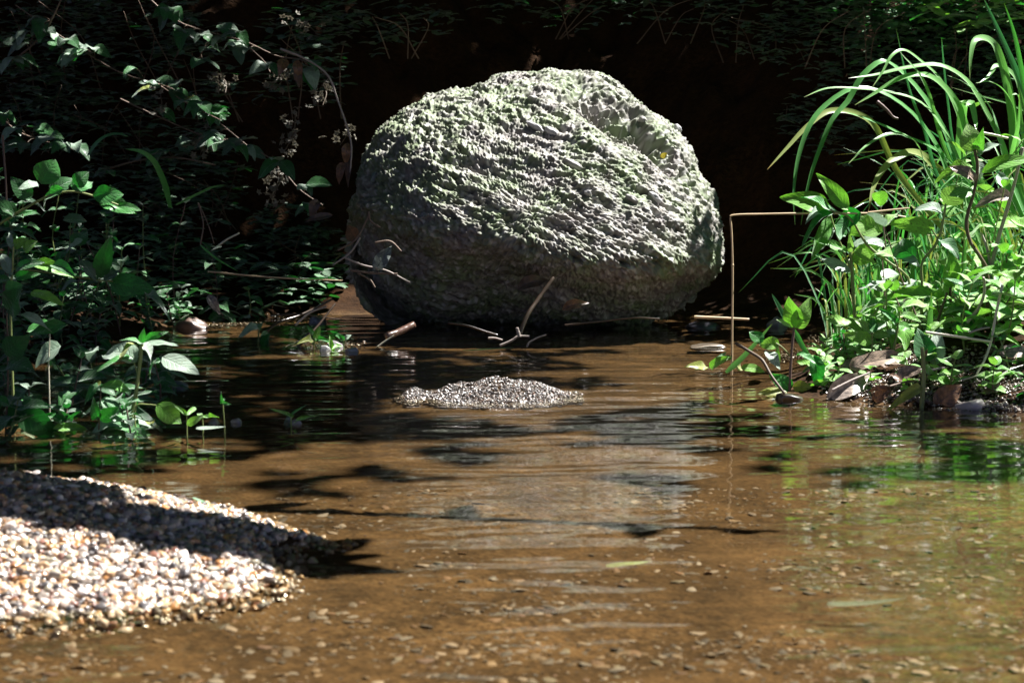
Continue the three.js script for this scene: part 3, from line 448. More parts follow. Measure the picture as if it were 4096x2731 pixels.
herb('herb_sprig', 'young plant standing in the water with two round leaves on top', 'plant', -2.3,
  [{ p: [[3158, 1588], [3163, 1480], [3170, 1380], [3178, 1305]], r: 14, m: M.stemPurple, root: 1 }, { p: [[3165, 1425], [3125, 1385], [3105, 1372]], r: 7 }],
  [[3178, 1312, 3160, 1190, 80, 0.9, B[0]], [3180, 1312, 3238, 1212, 74, 0.9, B[1]], [3118, 1380, 3030, 1360, 60, 0.75, B[1]], [3050, 1370, 3000, 1312, 52, 0.8, G[1]], [3170, 1310, 3108, 1275, 34, 0.5, B[3]], [3190, 1415, 3262, 1430, 40, 0.5, G[1]], [3258, 1420, 3288, 1550, 62, 0.7, G[0]], [3165, 1560, 3100, 1490, 64, 0.8, G[1]], [3172, 1545, 3248, 1548, 52, 0.8, Y[0]], [3150, 1570, 3030, 1570, 52, 0.5, Y[0]], [3110, 1470, 3112, 1380, 24, 0.9, B[0]], [3060, 1405, 3130, 1440, 52, 0.3, PA[1]], [3240, 1555, 3290, 1515, 30, 0.5, B[0]]], B);
herb('floating_sprig', 'flat sprig of yellow-green leaves half afloat at the foot of the bent straw', 'plant', -2.42,
  [{ p: [[2780, 1478], [2850, 1468], [2910, 1440], [2930, 1420]], r: 6 }],
  [[2830, 1468, 2750, 1455, 36, 0.6, Y[0]], [2840, 1470, 2908, 1425, 46, 0.7, B[0]], [2905, 1440, 2935, 1412, 26, 0.7, B[0]], [2965, 1470, 3065, 1470, 40, 0.5, B[1]], [2930, 1450, 2975, 1480, 44, 0.7, Y[0]], [2905, 1425, 2890, 1408, 12, 0.7, G[1]]], B);
herb('herb_sprig', 'bushy low herb with many small leaves above the pale clay', 'plant', -2.33,
  [{ p: [[3590, 1510], [3575, 1420], [3590, 1330], [3602, 1240]], r: 12, root: 1 }, { p: [[3500, 1490], [3490, 1400], [3492, 1330]], r: 9, root: 1 }],
  [[3600, 1260, 3590, 1225, 40, 0.9], [3602, 1262, 3660, 1245, 38, 0.6], [3598, 1285, 3540, 1300, 52, 0.8], [3595, 1300, 3650, 1310, 44, 0.5], [3590, 1330, 3520, 1320, 44, 0.4, PA[0]], [3590, 1300, 3560, 1245, 34, 0.8, G[1]], [3492, 1330, 3500, 1258, 40, 0.95, G[1]], [3490, 1330, 3416, 1265, 34, 0.6, B[3]], [3495, 1340, 3560, 1330, 46, 0.5], [3490, 1370, 3420, 1330, 60, 0.8, B[1]], [3480, 1430, 3400, 1385, 30, 0.5, B[3]], [3585, 1420, 3560, 1470, 50, 0.9], [3580, 1440, 3622, 1380, 46, 0.9], [3488, 1460, 3530, 1520, 48, 0.6]], B);
herb('broad_leaf', 'broad dock-like leaf standing upright on the mud, dark beside its pale half', 'leaf', -2.25,
  [{ p: [[3715, 1470], [3710, 1440]], r: 10, root: 1 }],
  [[3710, 1445, 3690, 1318, 92, 0.9, D[0], 0.01], [3730, 1455, 3770, 1325, 78, 0.85, PA[1], 0.01]], B);
herb('cut_stalk', 'snapped yellowing stalk rising from the water at the mud\'s edge', 'stalk', -2.17,
  [{ p: [[3688, 1665], [3690, 1600], [3697, 1500], [3695, 1440], [3690, 1390]], r: 22, m: M.stem, root: 1 }],
  [[3690, 1545, 3590, 1600, 46, 0.75, Y[0]], [3715, 1500, 3722, 1440, 34, 0.9, B[1]], [3698, 1430, 3712, 1395, 16, 0.8, M.dead[1]]], B);
herb('water_shoot', 'single small green shoot poking from the water by the wet stone', 'plant', -2.16, [{ p: [[3938, 1680], [3940, 1600]], r: 8, root: 1 }], [[3940, 1640, 3932, 1570, 28, 0.9, G[1]], [3942, 1650, 3952, 1590, 18, 0.9, B[1]]], B);
// left bank
herb('pale_leaved_herb', 'herb standing in the water with large pale sunlit leaves spread flat', 'plant', -2.02,
  [{ p: [[512, 1725], [538, 1600], [556, 1470], [566, 1375]], r: 20, m: M.stem, root: 1 }, { p: [[550, 1500], [535, 1450]], r: 8 }],
  [[548, 1440, 384, 1348, 112, 0.5, PA[0]], [560, 1378, 652, 1432, 92, 0.5, PA[1]], [648, 1428, 795, 1492, 88, 0.55, PA[1], 0.03], [590, 1370, 712, 1378, 44, 0.35, PA[0]], [565, 1372, 503, 1342, 32, 0.7, G[1]], [572, 1368, 632, 1318, 32, 0.7, G[1]], [568, 1372, 568, 1322, 30, 0.9, G[1]], [536, 1452, 418, 1408, 52, 0.4, G[1]], [390, 1400, 330, 1400, 60, 0.4, PA[0]], [640, 1440, 560, 1480, 50, 0.3, G[2]], [545, 1380, 490, 1370, 40, 0.6, Y[0]]], G);
herb('pale_leaved_herb', 'lone pale blotched leaf on a straight white stalk near the left bank', 'plant', -2.05,
  [{ p: [[196, 1600], [193, 1450], [198, 1325]], r: 7, m: M.strawPale, root: 1 }], [[242, 1385, 104, 1442, 100, 0.5, PA[0]], [105, 1325, 245, 1292, 62, 0.65, G[1]], [240, 1300, 180, 1285, 20, 0.2, PA[0]]], G);
herb('water_leaf', 'wide glossy leaf drooping to the water beside the seedlings', 'leaf', -1.98, [{ p: [[545, 1622], [590, 1618], [630, 1622]], r: 8, root: 1 }], [[625, 1615, 738, 1705, 84, 0.85, B[0]], [595, 1700, 602, 1650, 40, 0.9, Y[0]]], G);
const seedling = (label, z, x, y, top, L) => herb('seedling', label, 'seedling', z, [{ p: [[x, y], [top[0], top[1]]], r: 7, root: 1 }], L, [G[1], B[0]]);
seedling('seedling with two long leaves spread in a V at the waterline', -1.96, 746, 1700, [745, 1650], [[745, 1660, 704, 1618, 18, 0.7], [745, 1660, 794, 1612, 18, 0.8], [747, 1700, 785, 1670, 34, 0.9, B[1]]]);
seedling('small seedling with one arched leaf bowed over the water', -1.97, 810, 1695, [808, 1665], [[808, 1668, 783, 1640, 20, 0.7], [808, 1670, 870, 1665, 26, 0.7]]);
seedling('thin leggy seedling with a tiny crown of leaves', -1.97, 897, 1705, [890, 1612], [[890, 1615, 882, 1592, 16, 0.8], [890, 1612, 896, 1588, 14, 0.8], [890, 1615, 914, 1610, 14, 0.7]]);
seedling('tiny two-leaved seedling perched on wet stones in open water', -2.03, 1164, 1690, [1162, 1662], [[1162, 1668, 1136, 1638, 16, 0.8], [1163, 1668, 1186, 1628, 14, 0.8], [1180, 1690, 1196, 1658, 18, 0.8, B[0]]]);
seedling('seedling with a yellow drooping leaf on the wet stones before the boulder', -2.82, 1253, 1412, [1258, 1350], [[1256, 1362, 1200, 1350, 26, 0.6, Y[0]], [1258, 1360, 1278, 1302, 30, 0.9, B[0]], [1260, 1362, 1330, 1345, 20, 0.5, G[1]], [1252, 1340, 1240, 1312, 18, 0.7, G[1]]]);
seedling('seedling with a pair of grey-green leaves beside the yellow-leaved one', -2.8, 1376, 1420, [1374, 1355], [[1374, 1362, 1352, 1328, 20, 0.7, G[0]], [1375, 1360, 1402, 1335, 24, 0.6, PA[0]], [1372, 1385, 1335, 1372, 22, 0.5], [1330, 1400, 1318, 1355, 22, 0.9]]);
seedling('dark-leaved sapling sprout in the shadow before the far sticks', -2.9, 1030, 1400, [1035, 1310], [[1038, 1318, 1028, 1262, 36, 0.9, D[0]], [1036, 1310, 975, 1292, 40, 0.5, PA[0]], [1040, 1345, 1085, 1335, 40, 0.9, G[2]], [1000, 1270, 970, 1255, 24, 0.6, PA[0]], [1045, 1385, 1080, 1335, 44, 0.85, G[2]]]);
herb('dim_herb', 'pair of small cupped leaves on a dark stem at the left waterline', 'plant', -1.99, [{ p: [[394, 1720], [396, 1660], [402, 1540]], r: 7, m: M.stemDark, root: 1 }], [[395, 1678, 364, 1615, 44, 0.8, G[0]], [400, 1682, 462, 1628, 62, 0.85, G[1]], [402, 1545, 535, 1530, 46, 0.6, B[2]], [400, 1545, 345, 1545, 40, 0.5], [402, 1540, 372, 1530, 36, 0.6, Y[0]]], G);
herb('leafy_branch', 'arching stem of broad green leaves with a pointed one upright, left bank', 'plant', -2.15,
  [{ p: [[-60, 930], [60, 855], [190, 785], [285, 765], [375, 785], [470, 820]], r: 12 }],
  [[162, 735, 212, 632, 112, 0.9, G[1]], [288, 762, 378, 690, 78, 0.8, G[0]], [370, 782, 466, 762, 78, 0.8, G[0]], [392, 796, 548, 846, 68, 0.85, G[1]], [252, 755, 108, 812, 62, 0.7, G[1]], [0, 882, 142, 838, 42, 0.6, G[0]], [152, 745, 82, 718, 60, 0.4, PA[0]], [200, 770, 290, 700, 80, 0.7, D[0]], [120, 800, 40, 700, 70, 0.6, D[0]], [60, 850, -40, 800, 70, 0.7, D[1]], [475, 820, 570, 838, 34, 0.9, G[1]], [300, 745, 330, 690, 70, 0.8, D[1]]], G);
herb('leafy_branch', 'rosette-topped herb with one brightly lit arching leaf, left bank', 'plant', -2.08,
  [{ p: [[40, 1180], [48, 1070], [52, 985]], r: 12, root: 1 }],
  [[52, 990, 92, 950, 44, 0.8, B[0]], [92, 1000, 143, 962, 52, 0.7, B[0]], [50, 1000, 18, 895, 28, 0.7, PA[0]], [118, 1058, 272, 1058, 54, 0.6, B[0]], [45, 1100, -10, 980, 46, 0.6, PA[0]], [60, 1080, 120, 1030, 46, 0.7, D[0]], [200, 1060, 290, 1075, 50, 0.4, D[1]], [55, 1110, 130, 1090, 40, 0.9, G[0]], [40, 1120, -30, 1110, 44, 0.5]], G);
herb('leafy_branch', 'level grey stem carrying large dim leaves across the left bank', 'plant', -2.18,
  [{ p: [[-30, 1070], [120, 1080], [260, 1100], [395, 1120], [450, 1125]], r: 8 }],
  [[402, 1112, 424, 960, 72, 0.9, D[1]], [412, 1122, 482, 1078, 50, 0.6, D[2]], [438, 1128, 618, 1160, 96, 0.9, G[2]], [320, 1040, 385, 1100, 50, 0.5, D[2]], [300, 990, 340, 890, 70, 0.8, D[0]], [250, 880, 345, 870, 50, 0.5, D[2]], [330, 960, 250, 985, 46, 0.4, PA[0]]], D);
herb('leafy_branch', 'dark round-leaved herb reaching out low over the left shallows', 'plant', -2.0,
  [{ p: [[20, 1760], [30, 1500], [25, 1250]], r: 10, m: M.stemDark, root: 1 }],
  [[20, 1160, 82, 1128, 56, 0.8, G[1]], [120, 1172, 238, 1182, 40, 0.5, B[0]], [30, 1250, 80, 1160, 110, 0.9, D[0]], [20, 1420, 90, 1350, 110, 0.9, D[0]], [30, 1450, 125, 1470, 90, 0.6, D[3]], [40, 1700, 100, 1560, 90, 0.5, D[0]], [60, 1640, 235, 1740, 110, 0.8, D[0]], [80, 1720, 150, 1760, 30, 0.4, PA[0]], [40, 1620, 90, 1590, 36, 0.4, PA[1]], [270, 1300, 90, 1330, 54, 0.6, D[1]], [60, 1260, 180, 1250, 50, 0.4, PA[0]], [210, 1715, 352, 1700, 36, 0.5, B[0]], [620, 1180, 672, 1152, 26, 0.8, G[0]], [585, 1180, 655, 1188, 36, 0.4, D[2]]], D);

// ---------------------------------------------------------------- grass
function bladeAt(t, first, pts, w, z, dz, face, mat, fold) {
  const P = pts.map(([x, y], i) => atZ(x, y, z + dz * i / (pts.length - 1)).sub(first)), k = 1 / PPM(z);
  const hint = UPV.clone().multiplyScalar(1 - face).addScaledVector(CAMV, face).normalize();
  return mesh('blade', ribbon(P, w * k * 1.15, hint, 26, fold ?? 0.3), mat, t);
}
{
  const z = -2.7, first = onGround(3960, 960), t = thing('grass_clump', 'clump of long arching sunlit grass blades drooping towards the boulder', 'grass', first), BL = M.blade;
  for (const [pts, w, dz, f, m] of [
    [[[3905, 900], [3830, 620], [3700, 418], [3560, 366], [3450, 354], [3310, 352], [3217, 388]], 30, 0.1, 0.35, 1],
    [[[3870, 900], [3760, 600], [3640, 440], [3500, 356], [3400, 356], [3290, 432], [3240, 500], [3205, 590], [3185, 680], [3176, 780], [3182, 900]], 30, 0.12, 0.45, 0],
    [[[3900, 900], [3800, 560], [3680, 360], [3580, 262], [3530, 242], [3452, 300], [3395, 400], [3335, 470], [3290, 570], [3250, 680], [3225, 780], [3205, 900]], 32, 0.12, 0.45, 0],
    [[[3600, 700], [3480, 480], [3330, 440], [3235, 500], [3150, 590], [3070, 678]], 30, 0.1, 0.75, 3],
    [[[4045, 760], [4020, 600], [3950, 450], [3870, 320], [3760, 258], [3620, 270], [3500, 298], [3395, 312]], 36, 0.1, 0.5, 1],
    [[[3960, 820], [3880, 560], [3835, 420], [3770, 335], [3700, 296], [3600, 312], [3500, 372], [3420, 420]], 38, 0.08, 0.6, 1],
    [[[3880, 760], [3840, 470], [3760, 312], [3690, 245], [3618, 198], [3570, 220], [3530, 290], [3490, 350]], 22, 0.1, 0.5, 1],
    [[[3800, 640], [3700, 330], [3600, 205]], 22, 0.1, 0.7, 1],
    [[[4070, 700], [4055, 480], [4030, 330], [4010, 250], [3980, 175], [3940, 150], [3902, 160], [3886, 220], [3882, 320]], 46, 0.1, 0.7, 1],
    [[[4140, 480], [4070, 290], [3990, 110], [3930, -20]], 34, 0.06, 0.8, 2],
    [[[4140, 520], [4100, 340], [4060, 140], [4018, 10]], 30, 0.06, 0.8, 0],
    [[[4080, 560], [4050, 420], [4010, 352], [3960, 325], [3905, 332]], 30, 0.06, 0.3, 1],
    [[[3840, 720], [3845, 560], [3860, 410], [3885, 410], [3903, 480], [3908, 520]], 46, 0.06, 0.45, 1],
    [[[3720, 700], [3680, 590], [3640, 546], [3560, 534], [3470, 580], [3395, 655]], 26, 0.12, 0.45, 1],
    [[[3720, 640], [3640, 608], [3560, 650], [3502, 730], [3475, 846]], 40, 0.1, 0.7, 3],
    [[[3800, 640], [3620, 540], [3480, 478], [3360, 440]], 18, 0.1, 0.6, 0],
    [[[3760, 720], [3700, 520], [3640, 360], [3585, 110]], 18, 0.05, 0.85, 2],
    [[[3830, 620], [3795, 420], [3775, 240], [3768, 150]], 12, 0.04, 0.85, 2],
    [[[4040, 700], [3960, 420], [3860, 330], [3790, 300]], 30, 0.1, 0.4, 0],
    [[[4100, 420], [4060, 300], [3990, 260], [3960, 300], [3920, 330]], 30, 0.06, 0.6, 1],
    [[[4110, 620], [4085, 470], [4075, 380], [4050, 378]], 30, 0.06, 0.5, 1],
    [[[4040, 800], [4050, 620], [4075, 500], [4080, 370]], 26, 0.08, 0.6, 1]]) {
    const b0 = atZ(pts[0][0], pts[0][1], z), g0 = v3(mix(b0.x, first.x, 0.5), 0, z - 0.02); g0.y = H(g0.x, g0.z); const k = 1 / PPM(z);
    const hint = UPV.clone().multiplyScalar(1 - f).addScaledVector(CAMV, f).normalize();
    const P = [g0.clone().sub(first), ...pts.map(([x, y], i) => atZ(x, y, z + dz * i / (pts.length - 1)).sub(first))];
    mesh('blade', ribbon(P, w * k * 0.86, hint, 34, 0.3), BL[m], t);
  }
}
function tuft(label, category, group, cx, cz, n, hmin, hmax, spread, w, mats, seed, lean) {
  const R = rng(seed), y = H(cx, cz), o = v3(cx, y, cz), t = thing('grass_tuft', label, category, o, group);
  for (let i = 0; i < n; i++) {
    const a = R.r(0, 6.28), r = spread * Math.sqrt(R()), b = v3(Math.cos(a) * r, 0, Math.sin(a) * r), h = R.r(hmin, hmax), la = R.r(0, 6.28), le = R.r(0.1, 0.75) * h;
    b.y = H(cx + b.x, cz + b.z) - y - 0.005;
    const d = v3(Math.cos(la) * le + lean * h, 0, Math.sin(la) * le * 0.7), droop = R.r(0.5, 1.05);
    const P = [b, b.clone().add(v3(d.x * 0.15, h * 0.45, d.z * 0.15)), b.clone().add(v3(d.x * 0.5, h * 0.85, d.z * 0.5)), b.clone().add(v3(d.x * 1.0, h * droop, d.z))];
    mesh('blade', ribbon(P, w * R.r(0.6, 1.3), v3(R.g(), 0.4, 1).normalize(), 10, 0.3), R.pick(mats), t);
  }
}
for (const [x, z, n, h0, h1, s, i] of [[0.50, -2.72, 46, 0.06, 0.2, 0.06, 1], [0.57, -2.62, 46, 0.06, 0.2, 0.07, 2], [0.64, -2.55, 46, 0.05, 0.2, 0.07, 3], [0.60, -2.85, 50, 0.08, 0.26, 0.08, 4], [0.70, -2.75, 50, 0.08, 0.28, 0.08, 5], [0.78, -2.6, 40, 0.08, 0.25, 0.08, 6], [0.68, -2.95, 40, 0.1, 0.3, 0.08, 7], [0.55, -2.95, 34, 0.06, 0.16, 0.06, 8], [0.86, -2.75, 40, 0.1, 0.3, 0.09, 9], [0.9, -2.5, 34, 0.08, 0.2, 0.09, 10], [0.98, -2.62, 36, 0.1, 0.3, 0.1, 11], [0.86, -2.3, 30, 0.05, 0.14, 0.08, 12], [1.05, -2.4, 30, 0.06, 0.2, 0.1, 13]])
  tuft('tuft of thin tangled grass blades within the sunlit grassy bank', 'grass', 'thin grass tufts on the sunlit bank', x, z, n, h0, h1, s, 0.0038, [M.blade[0], M.blade[1], M.blade[1], M.blade[2], M.blade[3], M.blade[0]], 60 + i, -0.25);

// ---------------------------------------------------------------- small herbs filling the banks
const ROSETTE = [];
function smallHerb(label, group, name, x, z, h, leafL, mats, seed, nodes = 4, sink = 0.004) {
  const R = rng(seed), y = H(x, z), t = thing(name, label, 'plant', v3(x, y - sink, z), group), lean = v3(R.g() * 0.25, 1, R.g() * 0.25 + 0.05).normalize();
  const top = lean.clone().multiplyScalar(h), mid = top.clone().multiplyScalar(0.5).add(v3(R.g() * 0.1 * h, 0, R.g() * 0.1 * h));
  mesh('stem', tube([v3(0, 0, 0), mid, top], 0.0013, 0.0008, 6, 5), R() < 0.5 ? M.stem : M.stemPurple, t);
  let a0 = R.r(0, 3.14);
  for (let k = 0; k <= nodes; k++) {
    const f = 0.2 + 0.8 * k / nodes, p = f < 0.5 ? mid.clone().multiplyScalar(f * 2) : mid.clone().lerp(top, f * 2 - 1), L = leafL * (k === nodes ? 0.7 : R.r(0.75, 1.15)); a0 += 1.57 + R.g() * 0.2;
    for (let s = 0; s < 2; s++) {
      const a = a0 + s * Math.PI, up = k === nodes ? R.r(0.5, 1.2) : R.r(-0.15, 0.6), d = v3(Math.cos(a), up, Math.sin(a)).normalize();
      putLeaf(t, p, p.clone().addScaledVector(d, L), L * R.r(0.42, 0.6), R.r(0, 0.3), R.pick(mats), R.pick(LEAF));
    }
  }
  return t;
}
{
  const R = rng(222); let n = 0;
  const spots = [];
  for (let i = 0; i < 2600 && n < 165; i++) {
    const z = R.r(-3.15, -2.1), x = R.r(0.3, 1.05), d = sdPoly(RIGHT, x, z);
    if (d < 0.03 || Math.abs(x / z) > (R() < 0.08 ? 0.42 : 0.29)) continue;
    if (z > -2.3 && R() < 0.4) continue;
    if (spots.some(([a, b]) => Math.hypot(a - x, b - z) < 0.029)) continue; spots.push([x, z]);
    const hh = d < 0.13 ? R.r(0.015, 0.05) : R.r(0.04, 0.11), br = R() < 0.75; smallHerb(d < 0.13 ? (hh > 0.033 ? 'taller' : 'tiny low') + (br ? ' lime-green' : ' deep green') + ' herb sprouting on the muddy margin of the bank' : (hh > 0.075 ? 'upright' : 'low bushy') + (br ? ' bright lime' : ' deep green') + ' herb crowded among the sunlit grass', d < 0.13 ? 'tiny herbs on the muddy margin' : 'small herbs among the bank grass', 'small_herb', x, z, hh, d < 0.13 ? R.r(0.018, 0.03) : R.r(0.028, 0.05), br ? [B[0], B[1], B[2], B[0], B[1], B[3]] : [...G, B[2]], 3000 + i, 3 + (n % 3)); n++;
  }
  n = 0; const sp2 = [];
  for (let i = 0; i < 4000 && n < 138; i++) {
    const z = R.r(-3.3, -1.95), x = R.r(-1.2, -0.38), d = sdPoly(LEFT, x, z);
    if ((d < -0.02 && !(x < -0.38 && z > -2.35 && R() < 0.12)) || Math.abs(x / z) > (R() < 0.06 ? 0.4 : 0.29) || sp2.some(([a, b]) => Math.hypot(a - x, b - z) < 0.045)) continue; sp2.push([x, z]);
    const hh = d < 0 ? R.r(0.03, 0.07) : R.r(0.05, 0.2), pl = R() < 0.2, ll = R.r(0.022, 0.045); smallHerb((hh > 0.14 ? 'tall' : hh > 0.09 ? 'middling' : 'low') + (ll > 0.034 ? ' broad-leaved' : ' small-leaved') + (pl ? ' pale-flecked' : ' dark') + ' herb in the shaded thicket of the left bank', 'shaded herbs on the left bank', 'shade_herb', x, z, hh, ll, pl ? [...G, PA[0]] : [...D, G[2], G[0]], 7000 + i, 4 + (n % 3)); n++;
  }
}

{ // taller broad-leaved herbs standing in the grass
  const R = rng(515);
  [[0.47, -2.5, 0.13, 'nearest the bent straw'], [0.53, -2.46, 0.16, 'behind the bushy low herb'], [0.58, -2.5, 0.2, 'beside the bleached twig'], [0.5, -2.6, 0.2, 'under the arching grass'], [0.62, -2.62, 0.26, 'in the thick of the grass'], [0.56, -2.68, 0.26, 'below the grass crest'], [0.66, -2.5, 0.16, 'over the far litter'], [0.6, -2.4, 0.1, 'above the leaf litter'], [0.69, -2.66, 0.3, 'tallest beside the hooked blade'], [0.44, -2.42, 0.08, 'at the tip of the bank']].forEach(([x, z, h, l], i) => smallHerb('broad-leaved bright herb ' + l, 'broad-leaved herbs in the grass', 'broad_herb', x, z, h, R.r(0.042, 0.058), [B[0], B[1], B[3], B[0], PA[0]], 1500 + i, 3));
}

// ---------------------------------------------------------------- brambles and dried flower stems on the shaded far bank, left
function vine(name, label, category, z, pts, r, leaves, opt = {}) {
  const first = atZ(pts[0][0], pts[0][1], z), t = thing(name, label, category, first, opt.group), R = rng(opt.seed ?? pts[0][0] * 3 + pts[0][1] + 17), k = 1 / PPM(z);
  const loc = pts.map(([x, y], i) => atZ(x, y, z + (opt.dz ?? 0.1) * i / (pts.length - 1)).sub(first));
  mesh('stem', tube(loc, r * k * 0.5, r * k * 0.35, 20, 6, 0.1), opt.m ?? M.twig, t);
  const c = curvePts(loc, 80), mats = opt.mats ?? D;
  for (let i = 0; i < leaves; i++) {   // leaves in threes, as brambles have
    const p = c[Math.floor(R.r(6, 80))], a = R.r(0, 6.28), q = p.clone().add(v3(Math.cos(a) * 0.012, R.r(-0.01, 0.02), 0.012 + Math.abs(Math.sin(a)) * 0.02));
    mesh('leaf_stalk', tube([p, p.clone().lerp(q, 0.5).add(v3(0, 0.003, 0)), q], 0.0007, 0.0005, 4, 4), M.stemDark, t);
    for (const da of [-0.9, 0, 0.9]) { const L = R.r(0.022, 0.044) * (opt.ls ?? 1), d = v3(Math.cos(a + da), R.r(-0.5, 0.25), Math.abs(Math.sin(a + da)) * 0.8 + 0.1).normalize(); putLeaf(t, q, q.clone().addScaledVector(d, L), L * 0.62, R.r(0.05, 0.6), R.pick(mats), R.pick(LEAF)); }
  }
  return t;
}
const BR = [...D, PA[0], G[2], D[2]];  // the pale entry carries the leaf sheen in its colour
vine('bramble_vine', 'bramble vine slanting down from the upper left past the dead leaves', 'vine', -3.3, [[60, 20], [280, 170], [480, 290], [700, 360], [850, 470], [1010, 600]], 6, 14, { mats: BR });
vine('bramble_vine', 'bramble vine, leaf sheen painted pale, arching along the top of the thicket', 'vine', -3.25, [[560, -40], [700, 80], [880, 140], [980, 165], [1110, 225], [1210, 240], [1300, 300]], 6, 12, { mats: [PA[0], ...BR] });
vine('bramble_vine', 'long bare-tipped bramble stem falling across the middle of the thicket', 'vine', -3.22, [[480, 395], [640, 470], [820, 545], [950, 570], [1090, 640], [1200, 760], [1290, 820]], 6, 9, { mats: BR });
vine('bramble_vine', 'bramble vine hidden low in the thicket with few leaves', 'vine', -3.35, [[380, 690], [560, 640], [700, 630], [860, 660]], 9, 4, { mats: BR });
vine('bramble_vine', 'bramble vine climbing the far upper left corner', 'vine', -3.35, [[-60, 300], [80, 220], [180, 120], [260, -40]], 9, 9, { mats: [PA[0], ...BR] });
vine('bramble_vine', 'bramble vine with dark leaves down the left edge', 'vine', -3.3, [[-40, 420], [60, 520], [160, 560], [300, 600]], 8, 8, { mats: BR });
vine('bramble_vine', 'thin bramble shoot forked above the white blossoms', 'vine', -3.28, [[790, 250], [830, 170], [930, 150], [1060, 250], [1080, 290]], 6, 5, { mats: BR });
vine('bramble_vine', 'bramble shoot bearing one yellow-green leaf mid thicket', 'vine', -3.25, [[620, 330], [760, 420], [880, 480]], 6, 3, { mats: [Y[0], D[0], D[1]] });
vine('dead_twig', 'grey twig hanging beside the boulder with shrivelled brown leaves', 'twig', -3.05, [[1120, 195], [1220, 235], [1310, 300], [1350, 400], [1385, 500], [1405, 580], [1400, 690]], 10, 0, { m: M.twigGrey, dz: 0.02 });
{ // shrivelled leaves near that twig
  const R = rng(88), dz = -3.04;
  for (const [x0, y0, x1, y1, w, m] of [[1140, 235, 1115, 285, 46, 1], [1185, 240, 1195, 300, 40, 1], [1190, 275, 1190, 330, 36, 2], [1390, 570, 1378, 640, 40, 1], [1372, 650, 1350, 720, 40, 0], [1395, 620, 1388, 740, 30, 2], [1270, 800, 1235, 850, 46, 2], [1330, 860, 1220, 880, 36, 2], [1420, 960, 1390, 900, 60, 2]]) { const a = atZ(x0, y0, dz), b = atZ(x1, y1, dz + 0.02), t = thing('dead_leaf', 'shrivelled brown leaf caught in the dark twigs left of the boulder', 'leaf', a, 'shrivelled leaves in the twigs'); putLeaf(t, v3(0, 0, 0), b.sub(a), w / PPM(dz), R.r(0.5, 0.9), M.dead[m], LEAF[Math.floor(R() * 14)], 0, 'leaf_blade'); }
}
// dried blossoms: papery calyces in loose hanging clusters
const CALYX = (() => { const g = []; for (let k = 0; k < 5; k++) { const a = k / 5 * 6.28, s = leafShape({ w: 0.75, curl: 0.5, fold: 0.3, seed: k + 40 }); s.rotateX(-0.9); s.rotateY(a); g.push(s); } return mergeGeometries(g); })();
const papery = leafMat(0.34, 0.34, 0.27, { map: deadMap, tr: 0.3, coat: 0.2 });
{
  const lab = ['under the arching bramble', 'beside the grey twig', 'nearest the boulder\'s left shoulder', 'below the yellow-green leaf', 'along the lower bramble', 'at the thicket\'s middle', 'hanging lowest on the thicket', 'high on the leafy shoot', 'in the dim left of the thicket'];
  [[[1130, 270], [1100, 360], 13], [[1290, 330], [1290, 420], 9], [[1380, 500], [1360, 580], 7], [[790, 530], [800, 620], 12], [[640, 380], [620, 460], 8], [[1180, 460], [1140, 600], 16], [[1110, 640], [1080, 830], 18], [[1190, 85], [1270, 140], 7], [[880, 300], [900, 370], 8]].forEach(([a, b, n], i) => {
    const z = -3.2, first = atZ(a[0], a[1], z), t = thing('dried_blossom', 'cluster of papery dried blossoms ' + lab[i], 'flower', first, 'dried blossoms on the far bank'), R = rng(130 + i), e = atZ(b[0], b[1], z + 0.03).sub(first);
    mesh('stem', tube([v3(0, 0, 0), e.clone().multiplyScalar(0.5).add(v3(0.006, 0, 0)), e], 0.0012, 0.0007, 8, 5), M.stemDark, t);
    for (let k = 0; k < n * 1.7; k++) { const p = e.clone().multiplyScalar(R()).add(v3(R.g() * 0.017, R.g() * 0.01, R.g() * 0.015)), m = mesh('flower', CALYX, papery, t); m.position.copy(p); m.rotation.set(R.r(0, 6), R.r(0, 6), R.r(0, 6)); m.scale.set(R.r(0.004, 0.009), R.r(0.006, 0.013), R.r(0.004, 0.009)); }
  });
}
// low twigs and blades in front of the thicket
function stick(label, z, pts, r, m, dz = 0, name = 'twig', cat = 'twig', r2) { const first = atZ(pts[0][0], pts[0][1], z), k = 1 / PPM(z); const g = tube(pts.map(([x, y], i) => atZ(x, y, z + dz * i / Math.max(1, pts.length - 1)).sub(first)), r * k * 0.5, (r2 ?? r * 0.75) * k * 0.5, 18, 7, 0.07, Math.floor(pts[0][0])); const o = mesh(name, g, m); o.position.copy(first); return tag(o, label, cat); }
stick('short pale broken stick angled in the dark left of the boulder', -2.95, [[872, 982], [905, 958], [956, 932]], 9, M.strawPale);
stick('thin dry stalk bent in an inverted V above the shallows', -2.95, [[800, 980], [812, 890], [790, 810], [832, 900], [855, 975]], 6, M.twig);
stick('long hair-thin straw lying level left of the boulder foot', -2.95, [[830, 1085], [1035, 1105], [1200, 1115], [1368, 1122]], 7, M.straw);
stick('slender brown rod standing at the far left edge', -2.6, [[8, 540], [15, 640], [20, 700], [25, 860]], 10, M.twig);
stick('dark wet branch leaning up from the shallows to the boulder', -2.95, [[1060, 1330], [1110, 1290], [1200, 1260], [1330, 1195]], 12, M.twigWet, -0.1);
stick('lit stretch of the dark wet branch, its light painted as paler grey', -2.92, [[1180, 1300], [1240, 1250], [1305, 1226]], 9, M.twigGrey);  // sunlit part of the wet branch, its brightness put into a paler colour
stick('thin twig lying along the waterline behind the seedlings', -2.97, [[1080, 1262], [1200, 1256], [1300, 1270], [1385, 1282]], 7, M.twigWet);
